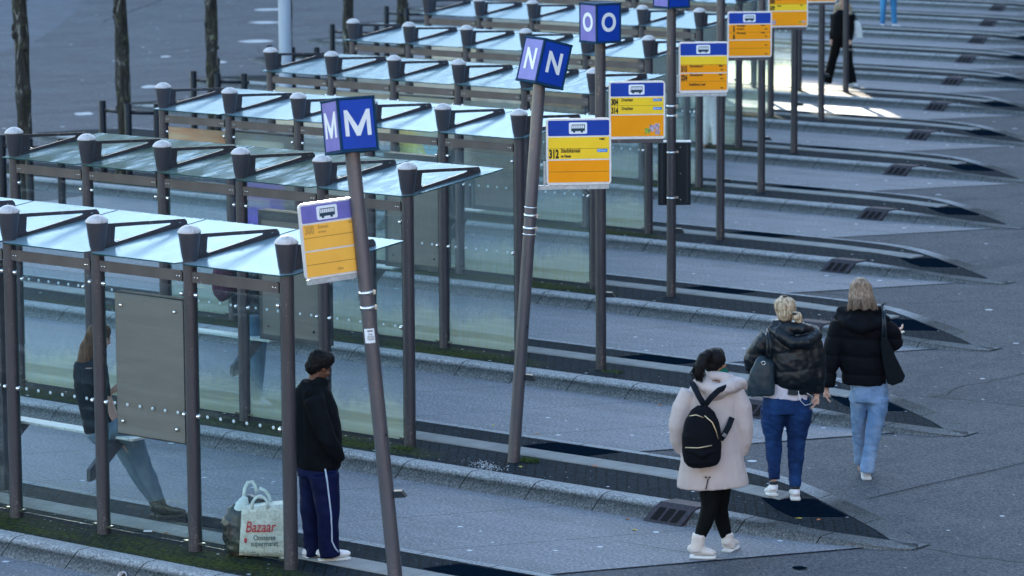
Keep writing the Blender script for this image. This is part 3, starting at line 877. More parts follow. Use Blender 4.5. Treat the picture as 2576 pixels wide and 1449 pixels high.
def board(parent, rows, loc, rz, W_=.585, H_=.60, paler=False, stickers=(), tilt=0.0, arm_side=-1, armlen=.12):
    """rows: list of (kind colour, height fraction, [(text, x, z, size, bold, mat)])"""
    e = bpy.data.objects.new('route_board', None)
    fr_m = MB()
    fr_m.prism(rrect(0, 0, W_, H_, .035), lambda a_, b__, t: (a_, t, b__), -.014, .014)
    e = fr_m.build('route_board', MT['alu'], parent)
    e.location = loc
    e.rotation_mode = 'QUATERNION'
    e.rotation_quaternion = (Matrix.Rotation(rz, 3, 'Z') @ Matrix.Rotation(tilt, 3, 'Y')).to_quaternion()
    bd = .018
    top = H_ - bd
    hb = (H_ - 2 * bd) * .245
    m1 = MB()
    m1.prism(rrect(bd, top - hb, W_ - bd, top, .012), lambda a_, b__, t: (a_, t, b__), -.017, -.0145)
    m1.build('board_header', MT['lilac'] if paler else MT['blue'], e)  # lilac header has glare painted into its blue
    # bus pictogram
    cx, cz = W_ * .49, top - hb * .50
    m2 = MB()
    m2.prism(rrect(cx - .082, cz - .052, cx + .082, cz + .052, .014), lambda a_, b__, t: (a_, t, b__), -.0195, -.0172)
    pc = m2.build('pictogram_plate', MT['boardwhite'], e)
    m3 = MB()
    m3.prism([(cx - .062, cz - .028), (cx + .060, cz - .026), (cx + .062, cz - .002), (cx - .060, cz - .002)], lambda a_, b__, t: (a_, t, b__), -.0215, -.0197)
    m3.prism([(cx - .055, cz + .026), (cx + .062, cz + .026), (cx + .062, cz + .032), (cx - .055, cz + .032)], lambda a_, b__, t: (a_, t, b__), -.0215, -.0197)
    for k in range(7):
        xx = cx - .042 + .0165 * k
        m3.box((xx, -.0205, cz + .012), (.0028, .0018, .028))
    m3.prism([(cx - .062, cz - .002), (cx - .058, cz - .002), (cx - .050, cz + .027), (cx - .054, cz + .027)], lambda a_, b__, t: (a_, t, b__), -.0215, -.0197)
    m3.box((cx + .060, -.0205, cz + .012), (.0028, .0018, .030))
    for xx in (cx - .036, cx + .034):
        m3.tube([(xx, -.0198, cz - .030), (xx, -.0222, cz - .030)], .011, 14)
    m3.build('bus_pictogram', simple('pictogram_ink', (.015, .05, .08), .5), pc)
    z1 = top - hb - .013
    tot = z1 - bd
    for (colr, hfrac, gap, texts) in rows:
        hh = tot * hfrac
        m4 = MB()
        m4.box((W_ / 2, -.0158, z1 - hh / 2), (W_ - 2 * bd, .0026, hh - .001))
        if 0 < gap < .01: m4.box((W_ / 2, -.0156, z1 - hh - gap / 2), (W_ - 2 * bd, .0026, gap + .001), mi=1)
        st = m4.build('route_strip', [MT[colr], MT['ink']], e)
        for (tx, fx, fz, size, bold, mat) in texts:
            if tx == 'Q=liner':
                m5 = MB(); m5.box((fx + .045, -.0178, z1 - hh + fz + .011), (.092, .0012, .028)); m5.build('line_logo', MT['sky'], st)
                place('lettering', text_mesh('Q=liner', .024, MT['boardwhite'], .95, .0004), st, (fx + .004, -.0190, z1 - hh + fz + .004))
            elif tx == 'dot':
                m5 = MB(); m5.tube([(fx, -.0172, z1 - hh + fz), (fx, -.0182, z1 - hh + fz)], .006, 10); m5.build('line_logo', MT['ink'], st)
            else:
                place('lettering', text_mesh(tx, size * (1.17 if bold else 1.25), MT[mat], .56 if bold else .70, .0006, .0046 if bold else .0013), st, (fx, -.0182, z1 - hh + fz))
        z1 -= hh + gap
    for (fx, fz, sw, sh_, mt_) in stickers:
        m5 = MB(); m5.box((fx, -.0185, fz), (sw, .0012, sh_), Matrix.Rotation(random.uniform(-.2, .2), 3, 'Y')); m5.build('sticker', MT[mt_], e)
    # galvanised carrier rail below + side plate
    m6 = MB()
    ax0, ax1 = (-armlen, W_ - .02) if arm_side < 0 else (.02, W_ + armlen)
    m6.box(((ax0 + ax1) / 2, .012, -.022), (ax1 - ax0, .04, .040))
    px = -.014 if arm_side < 0 else W_ + .014
    m6.box((px, .014, .10), (.022, .03, .22))
    for xx in (.2, .38): m6.prism([(xx - .008, -.042), (xx + .008, -.042), (xx, -.058)], lambda a_, b__, t: (a_, t, b__), 0, .01)
    m6.build('carrier_rail', MT['galv'] if parent.get('galv') else MT['metal'], e, bevel=.002)
    return e
Y_, O_, F_ = 'yellow', 'orange', 'orange_f'
T = lambda s_, x_, z_, sz, b=False, m='ink': (s_, x_, z_, sz, b, m)
STOPS = [
 ('M', [(F_, .25, .002, [T('300', .03, .03, .075, True, 'inkf'), T('Emmen', .135, .062, .032, False, 'inkf'), T('via Borger', .135, .03, .018, False, 'inkf'), T('Qliner', .38, .075, .016, False, 'inkf')]), (F_, .235, .012, []), (F_, .245, .002, []), (F_, .23, 0, [T('Qbuzz', .26, .03, .02, False, 'inkf')])], 'steel pole leaning left with the blue M box and a faded orange board'),
 ('N', [(Y_, .245, .002, [T('stad', .49, .075, .024), T('dot', .482, .083, 0)]), (Y_, .225, .012, [T('312', .024, .012, .090, True), T('Stadskanaal', .130, .060, .044), T('via Gieten', .130, .016, .026), T('Q=liner', .46, .062, 0)]), (O_, .245, .002, []), (O_, .23, 0, [])], 'steel pole leaning right with the tilted blue N box and the 312 board'),
 ('O', [(Y_, .20, .002, [T('304', .024, .010, .072, True), T('Drachten', .13, .045, .036), T('Q=liner', .46, .045, 0)]), (Y_, .21, .012, [T('314', .024, .010, .072, True), T('Drachten', .13, .045, .036), T('Q=liner', .46, .045, 0)]), (O_, .53, 0, [])], 'upright pole with the blue O box and the 304 and 314 Drachten board'),
 ('P', [(Y_, .235, .002, []), (O_, .22, .012, [T('315', .024, .014, .074, True), T('Emmeloord', .13, .062, .036), T('Qliner', .47, .068, .022), T('Qbuzz', .49, .025, .014)]), (O_, .22, .002, [T('324', .024, .014, .074, True), T('Emmeloord', .13, .062, .036), T('Qliner', .47, .068, .022), T('Qbuzz', .49, .025, .014)]), (O_, .25, 0, [T('Sneldienst Leer', .12, .055, .036), T('Qbuzz', .49, .02, .014)])], 'upright pole with the 315 and 324 board and a dark case clamped on'),
 ('Q', [(O_, .245, .002, [T('5', .07, .012, .085, True), T('Groningen', .12, .075, .030), T('via Zuidhorn', .12, .035, .022), T('streek', .44, .082, .022), T('Qbuzz', .49, .035, .014)]), (O_, .225, .012, [T('6', .07, .008, .085, True), T('P+R Haren', .12, .070, .030), T('streek', .44, .080, .022), T('Qbuzz', .49, .035, .014)]), (O_, .25, .002, [T('Qbuzz', .49, .035, .014)]), (O_, .235, 0, [T('Qbuzz', .49, .02, .014)])], 'upright steel stop pole with the all orange board of routes 5 and 6'),
 ('R', [(O_, .23, .002, [T('300', .024, .01, .075, True), T('Emmen', .13, .06, .03), T('Qliner', .47, .07, .02)]), (Y_, .23, .012, [T('309', .024, .01, .075, True), T('Assen', .13, .06, .03), T('Qliner', .47, .07, .02)]), (O_, .50, 0, [])], 'upright steel stop pole with the stickered board cut by the top of the frame'),
 ('S', [(O_, .46, .012, []), (O_, .5, 0, [])], 'upright steel stop pole whose base stands just below the sunny patch'),
 ('T', [(Y_, .46, .012, []), (O_, .5, 0, [])], 'upright steel stop pole left of the walker in black, based in sunlight'),
 ('U', [(Y_, .46, .012, []), (O_, .5, 0, [])], 'farthest steel stop pole in view, in front of the walker in black'),
]
RZ = R(39.7)
for r, (ch, rows, lab) in enumerate(STOPS):
    x_, y_ = POLE[r]
    e = empty('stop_pole', (x_, y_, 0), 0, label=lab, cat='bus stop pole', group='lettered stop poles')
    # lean in the view plane for the first two
    lean = {0: -.088, 1: .073}.get(r, 0)
    ax = Vector((-math.sin(RZ), math.cos(RZ), 0))
    q = Matrix.Rotation(lean, 3, ax)
    e.rotation_mode = 'QUATERNION'
    e.rotation_quaternion = q.to_quaternion()
    if r in (0, 1, 3): e['galv'] = 1
    if r == 0 and 'pole0' not in SH:
        SH['pole0'] = SH['pole'].copy(); SH['pole0'].materials[0] = MT['pole_worn']
    po = place('pole', SH['pole0'] if r < 2 else SH['pole'], e)
    place('access_hatch', SH['hatch'], po, (0, 0, .0), R(39.7 + (25 if r < 2 else 10)))
    wd_ = place('bracket', SH['wedge'], e, (0, 0, .78), R(28))
    tl = None
    back = Matrix.Rotation(R(-8), 3, Vector((cr.x, cr.y, 0)).normalized())
    if r == 0: tl = back
    if r == 1: tl = Matrix.Rotation(.15, 3, ax) @ back
    letter_box(e, ch, (0, 0, 3.41) if r != 1 else (.0, 0, 3.43), R(-17) if r else R(-24), tl)
    clz = 2.42 if r == 0 else 2.33
    for dz_ in (-.075, -.19): place('clamp', SH['clamp_wide'], e, (0, 0, clz + dz_), RZ)
    if r == 1:
        for dz_ in (0, -.245): place('clamp_band', SH['clamp_thin'], e, (0, 0, clz + dz_), RZ)
    if r == 0:
        board(e, rows, Vector((-.055 - .41 * math.cos(R(62)), -.41 * math.sin(R(62)) - .03, 2.50)), R(62), .45, .575, True, arm_side=1, armlen=.06, tilt=.0)
        m5 = MB(); m5.prism(rrect(-.035, -.055, .035, .055, .004), lambda a_, b__, t: (.0575 * math.sin(a_ / .0575), -.0585 * math.cos(a_ / .0575) + t * 0, b__), 0, .0004)
        m5.bm.free()
        m5 = MB()
        for k in range(6):
            pass
        vs = []
        for k in range(7):
            th = R(-50 + 14 * k)
            vs.append([m5.bm.verts.new((.0572 * math.sin(th), -.0572 * math.cos(th), zz)) for zz in (-.055, .055)])
        for A, B in zip(vs, vs[1:]): m5.bm.faces.new((A[0], B[0], B[1], A[1]))
        st = m5.build('sticker', MT['boardwhite'], e, (0, 0, 2.02), RZ)
        mm = text_mesh('TAG\nLEVEN\nTIJGER', .019, MT['ink'], 1, .0003, 0, 0, 'CENTER')
        place('lettering', mm, st, (0, -.0595, .006))
        m5 = MB(); m5.ball((-.010, -.059, .038), .008, 8, (1.4, .1, .6)); m5.ball((.010, -.059, .038), .008, 8, (1.4, .1, .6)); m5.build('moustache_mark', MT['ink'], st)
    else:
        st_ = ()
        if r == 2: st_ = ((.40, .085, .055, .055, 'stickB'), (.445, .11, .055, .07, 'stickA'), (.50, .13, .05, .06, 'stickA'), (.505, .07, .05, .05, 'stickA'))
        if r == 5: st_ = ((.07, .07, .08, .06, 'stickA'), (.47, .07, .03, .03, 'stickB'), (.52, .075, .05, .03, 'stickA'))
        off = .087 if r > 1 else .125
        rb = R(44)
        board(e, rows, (off * math.cos(rb), off * math.sin(rb), 2.405 if r > 1 else 2.535), rb, .585, .60, False, st_, tilt={1: -.075}.get(r, 0))
# dark service case clamped to the fourth pole
m_ = MB()
m_.box((0, 0, .375), (.385, .16, .74))
cs = m_.build('service_case', MT['boxgreen'], None, (POLE[3][0] + .04 * math.cos(RZ) - .14 * math.sin(RZ), POLE[3][1] + .04 * math.sin(RZ) + .14 * math.cos(RZ), 1.07), RZ, bevel=.006, label='dark petrol steel case clamped to the fourth stop pole', cat='case')
m_ = MB(); m_.box((0, 0, .752), (.395, .17, .012)); m_.build('case_lid', simple('case_lid_pale', (.35, .42, .44), .4), cs)
m_ = MB(); m_.box((.15, -.0815, .375), (.02, .004, .70)); m_.box((-.15, -.0815, .375), (.02, .004, .70)); m_.build('case_seam', MT['black'], cs)
m_ = MB()
for zz in (.64, .10):
    m_.lathe([(.057, zz - .012), (.0615, zz - .012), (.0615, zz + .012), (.057, zz + .012)], 20, (-.04, -.14, 0))
    m_.box((.03, -.1, zz), (.03, .05, .03))
for zz in (.69, .38, .07): m_.ball((.07, -.083, zz), .008, 6)
m_.build('case_clamp', MT['chrome'], cs)

# ------------------------------------------------------------------ trees with guards, lamp post
def tree(r, lab):
    x_, y_ = POST[r][0] - 10.36, POST[r][1] + .35
    e = empty('tree', (x_, y_, 0), 0, label=lab, cat='tree', group='bare street trees behind the shelters')
    m_ = MB()
    rnd = random.Random(r)
    pts, rad = [], []
    for k in range(30):
        z_ = -.1 + k * .26
        pts.append((.05 * math.sin(k * .7 + r), .04 * math.cos(k * .9 + r), z_))
        rad.append((.115 - .0016 * k) * (1 + rnd.uniform(-.07, .1)))
    m_.tube(pts, rad, 18)
    for k in range(46):
        z_ = rnd.uniform(.2, 7.2); th = rnd.uniform(0, 6.28)
        m_.ball((.1 * math.cos(th), .1 * math.sin(th), z_), rnd.uniform(.018, .04), 8, (1, 1, rnd.uniform(1, 2.2)))
    t_ = m_.mesh('trunk', MT['bark'])
    bm = bmesh.new(); bm.from_mesh(t_)
    for v in bm.verts:
        v.co += v.normal * (noise.noise(v.co * 9 + Vector((r, 0, 0))) * .018)
    bm.to_mesh(t_); bm.free()
    place('trunk', t_, e)
    m_ = MB()
    for k in range(9):       # bare limbs above the frame
        th = k * 2.4
        p0 = Vector((0, 0, 5.2 + .28 * k))
        d = Vector((math.cos(th), math.sin(th), 1.1)).normalized()
        ps = [p0 + d * q_ + Vector((0, 0, .05 * q_ * q_)) for q_ in (0, .6, 1.2, 1.9, 2.6)]
        m_.tube(ps, [.05, .04, .03, .02, .008], 6)
        for q_ in range(6):
            a0 = ps[1 + q_ % 4]
            d2 = (d + Vector((rnd.uniform(-.8, .8), rnd.uniform(-.8, .8), rnd.uniform(-.1, .8)))).normalized()
            m_.tube([a0, a0 + d2 * .5, a0 + d2 * 1.0 + Vector((0, 0, .1))], [.018, .011, .004], 5)
    m_.build('crown', MT['bark'], e)
    return e
m_ = MB()
gp = [(-.45, .0), (.19, -.08), (.58, .15)]
for gx, gy in gp: m_.tube([(gx, gy, -.1), (gx, gy, 1.15)], .055, 14)
SHg = m_.mesh('guard_post', MT['guard'])
def gpost(gx, gy):
    q = MB(); q.lathe([(.055, -.1), (.055, 1.13), (.045, 1.15), (0, 1.152)], 16); return q.mesh('guard_post', MT['guard'])
gpm = gpost(0, 0)
m_ = MB()
for (A, B) in ((gp[0], gp[1]), (gp[1], gp[2]), (gp[2], gp[0])):
    m_.tube([(A[0], A[1], 1.0), (B[0], B[1], 1.0)], .026, 10)
m_.tube([(gp[0][0] - .07, -.0, 1.0), (gp[0][0], 0, 1.0)], .026, 10)
m_.tube([(gp[2][0], gp[2][1], 1.0), (gp[2][0] + .10, gp[2][1], 1.0)], .026, 10)
gring = m_.mesh('guard_rail', MT['guard'])
trees = {3: 'leftmost mossy bare tree trunk, behind the mossy roofed shelter', 4: 'bare knobbly tree trunk second from the left, with a full dark guard', 5: 'mossy bare tree trunk third from the left, left of the lamp post', 6: 'bare tree trunk almost hidden behind the pale lamp post', 7: 'bare tree trunk just right of the pale lamp post', 8: 'dark tree trunk at the top edge left of the fifth shelter'}
for r, lab in trees.items():
    tree(r, lab)
    x_, y_ = POST[r][0] - 10.36, POST[r][1] + .35
    g = empty('tree_guard', (x_, y_, 0), 0, label='dark steel guard of three posts round the %s tree from the left' % ORD[r - 3], cat='tree guard', group='dark steel tree guards')
    for gx, gy in gp: place('guard_post', gpm, g, (gx, gy, 0))
    place('guard_rail', gring, g)
e = empty('lamp_post', (-24.86, 26.45, 0), 0, label='thick pale blue lamp post in front of the fourth tree', cat='lamp post')
m_ = MB(); m_.lathe([(.125, -.1), (.115, .5), (.112, 2.0), (.108, 9)], 24); m_.build('pole', MT['lamp'], e)
m_ = MB(); m_.tube([(0, 0, 8.9), (.4, .2, 9.5), (1.2, .6, 9.7)], [.06, .05, .04], 10); m_.box((1.4, .7, 9.68), (.6, .25, .1), Matrix.Rotation(R(27), 3, 'Z')); m_.build('lamp_head', MT['lamp'], e)

# ------------------------------------------------------------------ added unseen block to shade the square, with an opening for one patch of sun
S2 = Vector((math.sin(SUN_ROT), math.cos(SUN_ROT), 0))       # toward the sun, horizontal
NP = Vector((S2.y, -S2.x, 0)) * 1.0
Tn = Vector((.69, .72, 0)).normalized()
tanE = math.tan(SUN_EL)
dist_b = 167.0
def wallpt(n_, h_): return S2 * dist_b + Tn * n_ + Vector((0, 0, h_))
n0, n1_ = 10.1, 12.9
c_n = (wallpt(0, 0)).dot(Tn)
n0 -= c_n; n1_ -= c_n
s0 = S2.dot(Vector((-19.6, 35.3, 0)))
hA = (dist_b - s0 - 3.3) * tanE - .1
hB = (dist_b - s0 + 3.4) * tanE - .1
bl = empty('sun_blocker', S2 * dist_b, math.atan2(Tn.y, Tn.x), label='unseen block added to shade the square, with an opening for one sun patch', cat='building')
m_ = MB()
TOP = 37.6
def wbox(x0, x1, z0, z1): m_.box(((x0 + x1) / 2, 0, (z0 + z1) / 2), (x1 - x0, 6.0 if False else 1.2, z1 - z0))
wbox(-90, n0, 0, TOP); wbox(n1_, 90, 0, TOP); wbox(n0, n1_, 0, hA); wbox(n0, n1_, hB, TOP)
m_.build('wall', simple('brick_pale', (.34, .30, .27), .8, 0, .2, 1.0), bl)
m_ = MB(); m_.box((0, 0, TOP + .4), (181, 2.0, .8)); m_.build('parapet', MT['galv'], bl)
wm = MB(); wm.box((0, 0, 0), (2.4, .06, 1.7)); wm.box((0, -.04, 0), (.08, .04, 1.7)); wme = wm.mesh('window', simple('dark_window_glass', (.03, .04, .05), .08))
for i in range(-7, 8):
    for j in (5, 11, 17, 23):
        place('window', wme, bl, (i * 8, -.63, j))
# added unseen block along the right-hand side of the square (outside the frame): it keeps the light one-sided
rb_ = empty('side_blocker', (17.5, 15.5, 0), math.atan2(cf.y, cf.x), label='long unseen block added along the right to darken that side', cat='building')
m_ = MB(); m_.box((38, -4, 9), (110, 8, 18.3)); m_.build('wall', simple('side_blocker_brick', (.16, .12, .10), .85, 0, .25, .8), rb_)
m_ = MB(); m_.box((38, -3.9, 18.4), (111, 9, .5)); m_.build('parapet', MT['galv'], rb_)
for i in range(14):
    for j in (3, 7, 11, 15): place('window', wme, rb_, (-12 + i * 7.5, .03, j), math.pi)
# added unseen block behind the viewpoint, cuts the low sky light
fh_ = Vector((cf.x, cf.y, 0)).normalized()
bp_ = CAM - fh_ * 13
kb_ = empty('rear_blocker', (bp_.x, bp_.y, 0), RZ, label='unseen dark block added behind the viewpoint to cut low sky light', cat='building')
m_ = MB(); m_.box((0, -5, 8.6), (120, 10, 17.5)); m_.build('wall', simple('rear_blocker_concrete', (.14, .13, .125), .85, 0, .25, .8), kb_)
for i in range(15):
    for j in (4, 8, 12, 15.4): place('window', wme, kb_, (-56 + i * 8, .03, j), math.pi)
# ------------------------------------------------------------------ people
def remesh(mb, name, mat, vox=.012, sm=3, disp=None, cut=None):
    me = mb.mesh(name + '_src', mat)
    ob = bpy.data.objects.new('tmp', me)
    C.objects.link(ob)
    md = ob.modifiers.new('r', 'REMESH')
    md.mode = 'VOXEL'
    md.voxel_size = vox
    dg = bpy.context.evaluated_depsgraph_get()
    out = bpy.data.meshes.new_from_object(ob.evaluated_get(dg))
    bpy.data.objects.remove(ob)
    bm = bmesh.new()
    bm.from_mesh(out)
    for _ in range(sm): bmesh.ops.smooth_vert(bm, verts=bm.verts, factor=.5, use_axis_x=True, use_axis_y=True, use_axis_z=True)
    if disp:
        bm.normal_update()
        mv = [(v, v.normal * disp(v.co)) for v in bm.verts]
        for v, d in mv: v.co += d
    for f in bm.faces: f.smooth = True
    bm.to_mesh(out)
    bm.free()
    out.name = name
    out.materials.clear()
    out.materials.append(mat)
    return out

def folds(amp, fx=6, fz=3, seed=0, quilt=0, qz=.15, qo=0, tilt=0):
    def f(c):
        n_ = noise.noise(Vector((c.x * fx + seed, c.y * fx, c.z * fz)))
        n2_ = noise.noise(Vector((c.x * fx * 2.7, c.y * fx * 2.7 + seed, c.z * fz * 3)))
        rdg = (1 - abs(noise.noise(Vector((c.x * fx * .8 + 9, c.y * fx * .8, (c.z + c.x * .6) * fz * 1.6 + seed)))) * 2.2)
        d = amp * (n_ * .8 + n2_ * .45 + max(0, rdg) * .5)
        if quilt:
            s_ = abs(math.sin(math.pi * (c.z + tilt * c.x + qo) / qz))
            d += quilt * (s_ ** .45 - .75)
        return d
    return f

def fabric(name, col, rough=.85, var=.12, scale=30, bump=.25, spec=.12, **kw):
    rough = max(rough, .8)
    return simple(name, col, rough, 0, var, scale, bump, spec, **kw)
def denim(name, col, light):
    a = N(name)
    n1 = a.noise(5, 5, .6, a.map((1, 1, .45)))
    n2 = a.noise(220, 2, .6)
    c = a.mix(a.ramp(n1, [(.38, 0), (.68, 1)]), col, light)
    c = a.mix(a.math('MULTIPLY', n2, .35), c, tuple(x * .6 for x in col))
    return a.done(a.pbr(c, .85, 0, .25, a.bump(n2, .2, .002)))
skin_d = simple('skin_dark_brown', (.13, .062, .040), .5, 0, .12, 18, .05)
skin_l = simple('skin_light', (.58, .36, .28), .5, 0, .08, 18, .05)
skin_m = simple('skin_tan', (.36, .20, .13), .5, 0, .08, 18, .05)
def hairmat(name, a_, b_, st=(9, 9, .8)):
    a = N(name)
    n1 = a.noise(6, 6, .7, a.map(st))
    return a.done(a.pbr(a.ramp(n1, [(.36, a_), (.62, b_)]), .6, 0, .18, a.bump(n1, .4, .004)))
h_black = hairmat('hair_black', (.001, .001, .0015), (.006, .006, .008))
h_blond = hairmat('hair_blonde_platinum', (.16, .10, .055), (.66, .54, .38))
h_dkbl = hairmat('hair_dark_blonde', (.11, .070, .048), (.34, .25, .18))
h_brown = hairmat('hair_brown', (.035, .018, .010), (.15, .075, .036))
shoe_w = simple('shoe_white_leather', (.78, .77, .78), .45, 0, .06, 20)
sole_w = simple('shoe_sole_white', (.72, .72, .70), .6, 0, .08, 20)

def basis(fwd, pitch=0.0, roll=0.0):
    f = Vector(fwd).normalized()
    rt = f.cross(Vector((0, 0, 1))).normalized()
    up = rt.cross(f).normalized()
    m = Matrix((rt, f, up)).transposed()
    return m @ Matrix.Rotation(pitch, 3, 'X') @ Matrix.Rotation(roll, 3, 'Y')

def add_head(mb, c, B, s=1.0):
    c = Vector(c)
    P_ = lambda x, y, z: c + B @ (Vector((x, y, z)) * s)
    def bl(p, r, sc): mb.ball(P_(*p), r * s, 18, sc, B)
    bl((0, -.012, .022), .088, (.86, 1.05, 1.02))     # cranium
    bl((0, .022, -.038), .066, (.86, 1.02, 1.15))      # face
    bl((0, .040, -.092), .030, (1.25, .9, .7))         # chin
    mb.tube([P_(0, .082, .012), P_(0, .104, -.032), P_(0, .088, -.040)], [.007 * s, .0125 * s, .010 * s], 8)  # nose
    bl((0, .088, .022), .016, (2.6, .5, .5))           # brow
    bl((0, .088, -.066), .010, (2.2, .9, .6))          # lips
    bl((0, .087, -.077), .010, (1.9, .8, .6))
    for sg in (-1, 1):
        bl((sg * .077, -.004, -.014), .030, (.30, .62, 1.0))   # ears
        bl((sg * .046, .062, -.028), .022, (1, .8, .8))        # cheeks
def eyes(B, c, parent, mat, s=1.0):
    m_ = MB()
    for sg in (-1, 1):
        m_.ball(Vector(c) + B @ (Vector((sg * .031, .079, .004)) * s), .0105 * s, 8, (1.2, .6, .6), B)
    m_.build('eyes', mat, parent)

def add_hand(mb, w, d, pn, s=1.0, curl=.5, side=1):
    """wrist point, direction of fingers, palm normal (fingers curl toward it)"""
    w = Vector(w); d = Vector(d).normalized(); pn = Vector(pn).normalized()
    sd = d.cross(pn).normalized() * side
    mb.tube([w - d * .03 * s, w + d * .02 * s, w + d * .055 * s, w + d * .085 * s], [.024 * s, .030 * s, .038 * s, .036 * s], 10, (1, .42), up=sd)
    for k, (o, L) in enumerate(((-.029, .066), (-.010, .075), (.010, .071), (.028, .056))):
        b0 = w + d * .078 * s + sd * o * s
        a_ = curl * (1 + .12 * k)
        p1 = b0 + (d * math.cos(a_ * .5) + pn * math.sin(a_ * .5)) * L * .45 * s
        p2 = p1 + (d * math.cos(a_ * 1.3) + pn * math.sin(a_ * 1.3)) * L * .33 * s
        p3 = p2 + (d * math.cos(a_ * 2.1) + pn * math.sin(a_ * 2.1)) * L * .25 * s
        mb.tube([b0, p1, p2, p3], [.0095 * s, .009 * s, .008 * s, .0065 * s], 7, up=sd)
    t0 = w + d * .025 * s - sd * .028 * s
    t1 = t0 + (d * .7 - sd * .8 + pn * .3).normalized() * .035 * s
    t2 = t1 + (d * .9 - sd * .25 + pn * .4).normalized() * .030 * s
    mb.tube([t0, t1, t2], [.013 * s, .0105 * s, .008 * s], 7, up=sd)

def add_shoe(mb, heel, toe, h=.07, wd=.045, mi=0):
    h0, t0 = Vector(heel), Vector(toe)
    d = (t0 - h0)
    L = d.length
    d.normalize()
    up = Vector((0, 0, 1))
    rows = [(-.02, .022, h * .7), (.02, .036, h), (.12, .041, h * 1.1), (.34, .041, h * 1.05), (.56, .045, h * .80), (.80, .047, h * .62), (.95, .038, h * .50), (1.02, .020, h * .35)]
    mb.tube([h0 + d * L * a_ + up * (hh / 2) for a_, ww, hh in rows], [1.0 * .5] * len(rows), 14, [(ww * 2, hh) for a_, ww, hh in rows])

class Fig:
    """local frame: X right in the view plane, Y away, Z up; pixel helper for the photo's 2576-wide frame"""
    def __init__(s, u0, v0, S, z0, lab, rz=None, k=.19):
        s.u0, s.v0, s.S, s.k = u0, v0, S, k
        # ground point under (u0,v0)
        d = cf * 9000 + cr * (u0 - 1288) - cu * (v0 - 724.5)
        t = (z0 - CAM.z) / d.z
        p = CAM + d * t
        s.o = empty('person', p, RZ, label=lab, cat='person')
    def p(s, u, v, y=0.0):
        return Vector(((u - s.u0) / s.S, y, (s.v0 - v) / (s.S * .985) - y * s.k))
    def path(s, pts): return [s.p(*q) for q in pts]
    def part(s, name, mb, mat, vox=.012, sm=3, disp=None, parent=None):
        return place(name, remesh(mb, name, mat, vox, sm, disp), parent or s.o)

def tube_px(F, mb, pts, flat=None, n=16, up=(0, 0, 1)):
    """pts: (u,v,y,r)"""
    mb.tube([F.p(a, b, c_) for a, b, c_, r_ in pts], [r_ for a, b, c_, r_ in pts], n, flat, up=up)

def body_mesh(F, skin, head_c, B, neck, shL, elL, wrL, shR, elR, wrR, hipL, knL, anL, hipR, knR, anR, hands=(), s=1.0):
    """continuous skin body under the clothes; joints are Vectors"""
    mb = MB()
    add_head(mb, head_c, B, s)
    hc = Vector(head_c)
    mb.tube([hc + B @ Vector((0, -.02, -.04)), neck], [.052, .058], 14)
    mid = (shL + shR) / 2
    pel = (hipL + hipR) / 2
    sw = (shR - shL)
    ax = sw.normalized()
    mb.tube([neck, mid + Vector((0, 0, -.02)), (mid * .6 + pel * .4), (mid * .3 + pel * .7), pel], [.055, .095, .095, .085, .09], 18, [(1, 1), (1.15, .72), (1.05, .72), (1, .72), (1.1, .78)], up=ax.cross(Vector((0, 0, 1))))
    mb.tube([shL.lerp(shR, .12), shL.lerp(shR, .88)], [.035, .035], 12)
    for a_, b_, c_ in ((shL, elL, wrL), (shR, elR, wrR)):
        mb.tube([a_, (a_ + b_) / 2, b_, (b_ * .6 + c_ * .4), c_], [.034, .032, .028, .028, .023], 12)
    for a_, b_, c_ in ((hipL, knL, anL), (hipR, knR, anR)):
        mb.tube([a_, (a_ + b_) / 2, b_, (b_ * .65 + c_ * .35), c_, c_ + Vector((0, 0, -.02))], [.050, .048, .036, .034, .028, .024], 12)
        mb.ball(c_ + Vector((0, 0, -.03)), .026, 10)
    for h in hands: add_hand(mb, *h)
    o = F.part('body', mb, skin, .0075, 2)
    return o

def strands(name, mat, parent, roots, n, rad=.0035, seed=1, jitter=.012):
    """roots: list of paths (list of Vector); strands follow interpolations between neighbouring paths"""
    rnd = random.Random(seed)
    mb = MB()
    for _ in range(n):
        i = rnd.randrange(len(roots) - 1)
        t = rnd.random()
        A, B_ = roots[i], roots[i + 1]
        cutoff = rnd.uniform(.88, 1.0)
        off = Vector((rnd.uniform(-1, 1), rnd.uniform(-1, 1), rnd.uniform(-.4, .4))) * jitter
        pts = []
        m = len(A)
        for k in range(m):
            w_ = k / (m - 1)
            pts.append(A[k].lerp(B_[k], t) + off * (.25 + w_))
        if cutoff < 1: pts[-1] = pts[-2].lerp(pts[-1], cutoff)
        mb.tube(pts, [rad * (1 - .5 * k / (m - 1)) for k in range(m)], 4, caps=False)
    return mb.build(name, mat, parent)

V = Vector
# ---- 1. man leaning on the end post -------------------------------------------------
F = Fig(822, 1410, 315.6, 0, 'man in black jacket and navy track trousers leaning against the shelter post')
B = basis((.84, .54, 0), -.52)
hc = F.p(813, 921, .06)
sk = body_mesh(F, skin_d, hc, B, F.p(796, 968, .03), F.p(790, 1000, .17), F.p(800, 1090, .20), F.p(835, 1150, .16), F.p(795, 1000, -.13), F.p(828, 1105, -.16), F.p(853, 1155, -.05),
    F.p(795, 1185, .06), F.p(793, 1285, .10), F.p(788, 1375, .10), F.p(812, 1185, -.05), F.p(822, 1285, -.07), F.p(826, 1375, -.05), s=.98)
eyes(B, hc, sk, MT['dark'])
mb = MB()
for q_ in [(-.0, -.035, .035, .092), (0, .02, .068, .066), (0, -.06, -.03, .070), (.04, -.02, .04, .07), (-.04, -.02, .04, .07), (0, .058, .088, .034), (.055, -.02, .02, .045), (-.055, -.02, .02, .045)]:
    mb.ball(hc + B @ V(q_[:3]), q_[3], 14)
rn = random.Random(3)
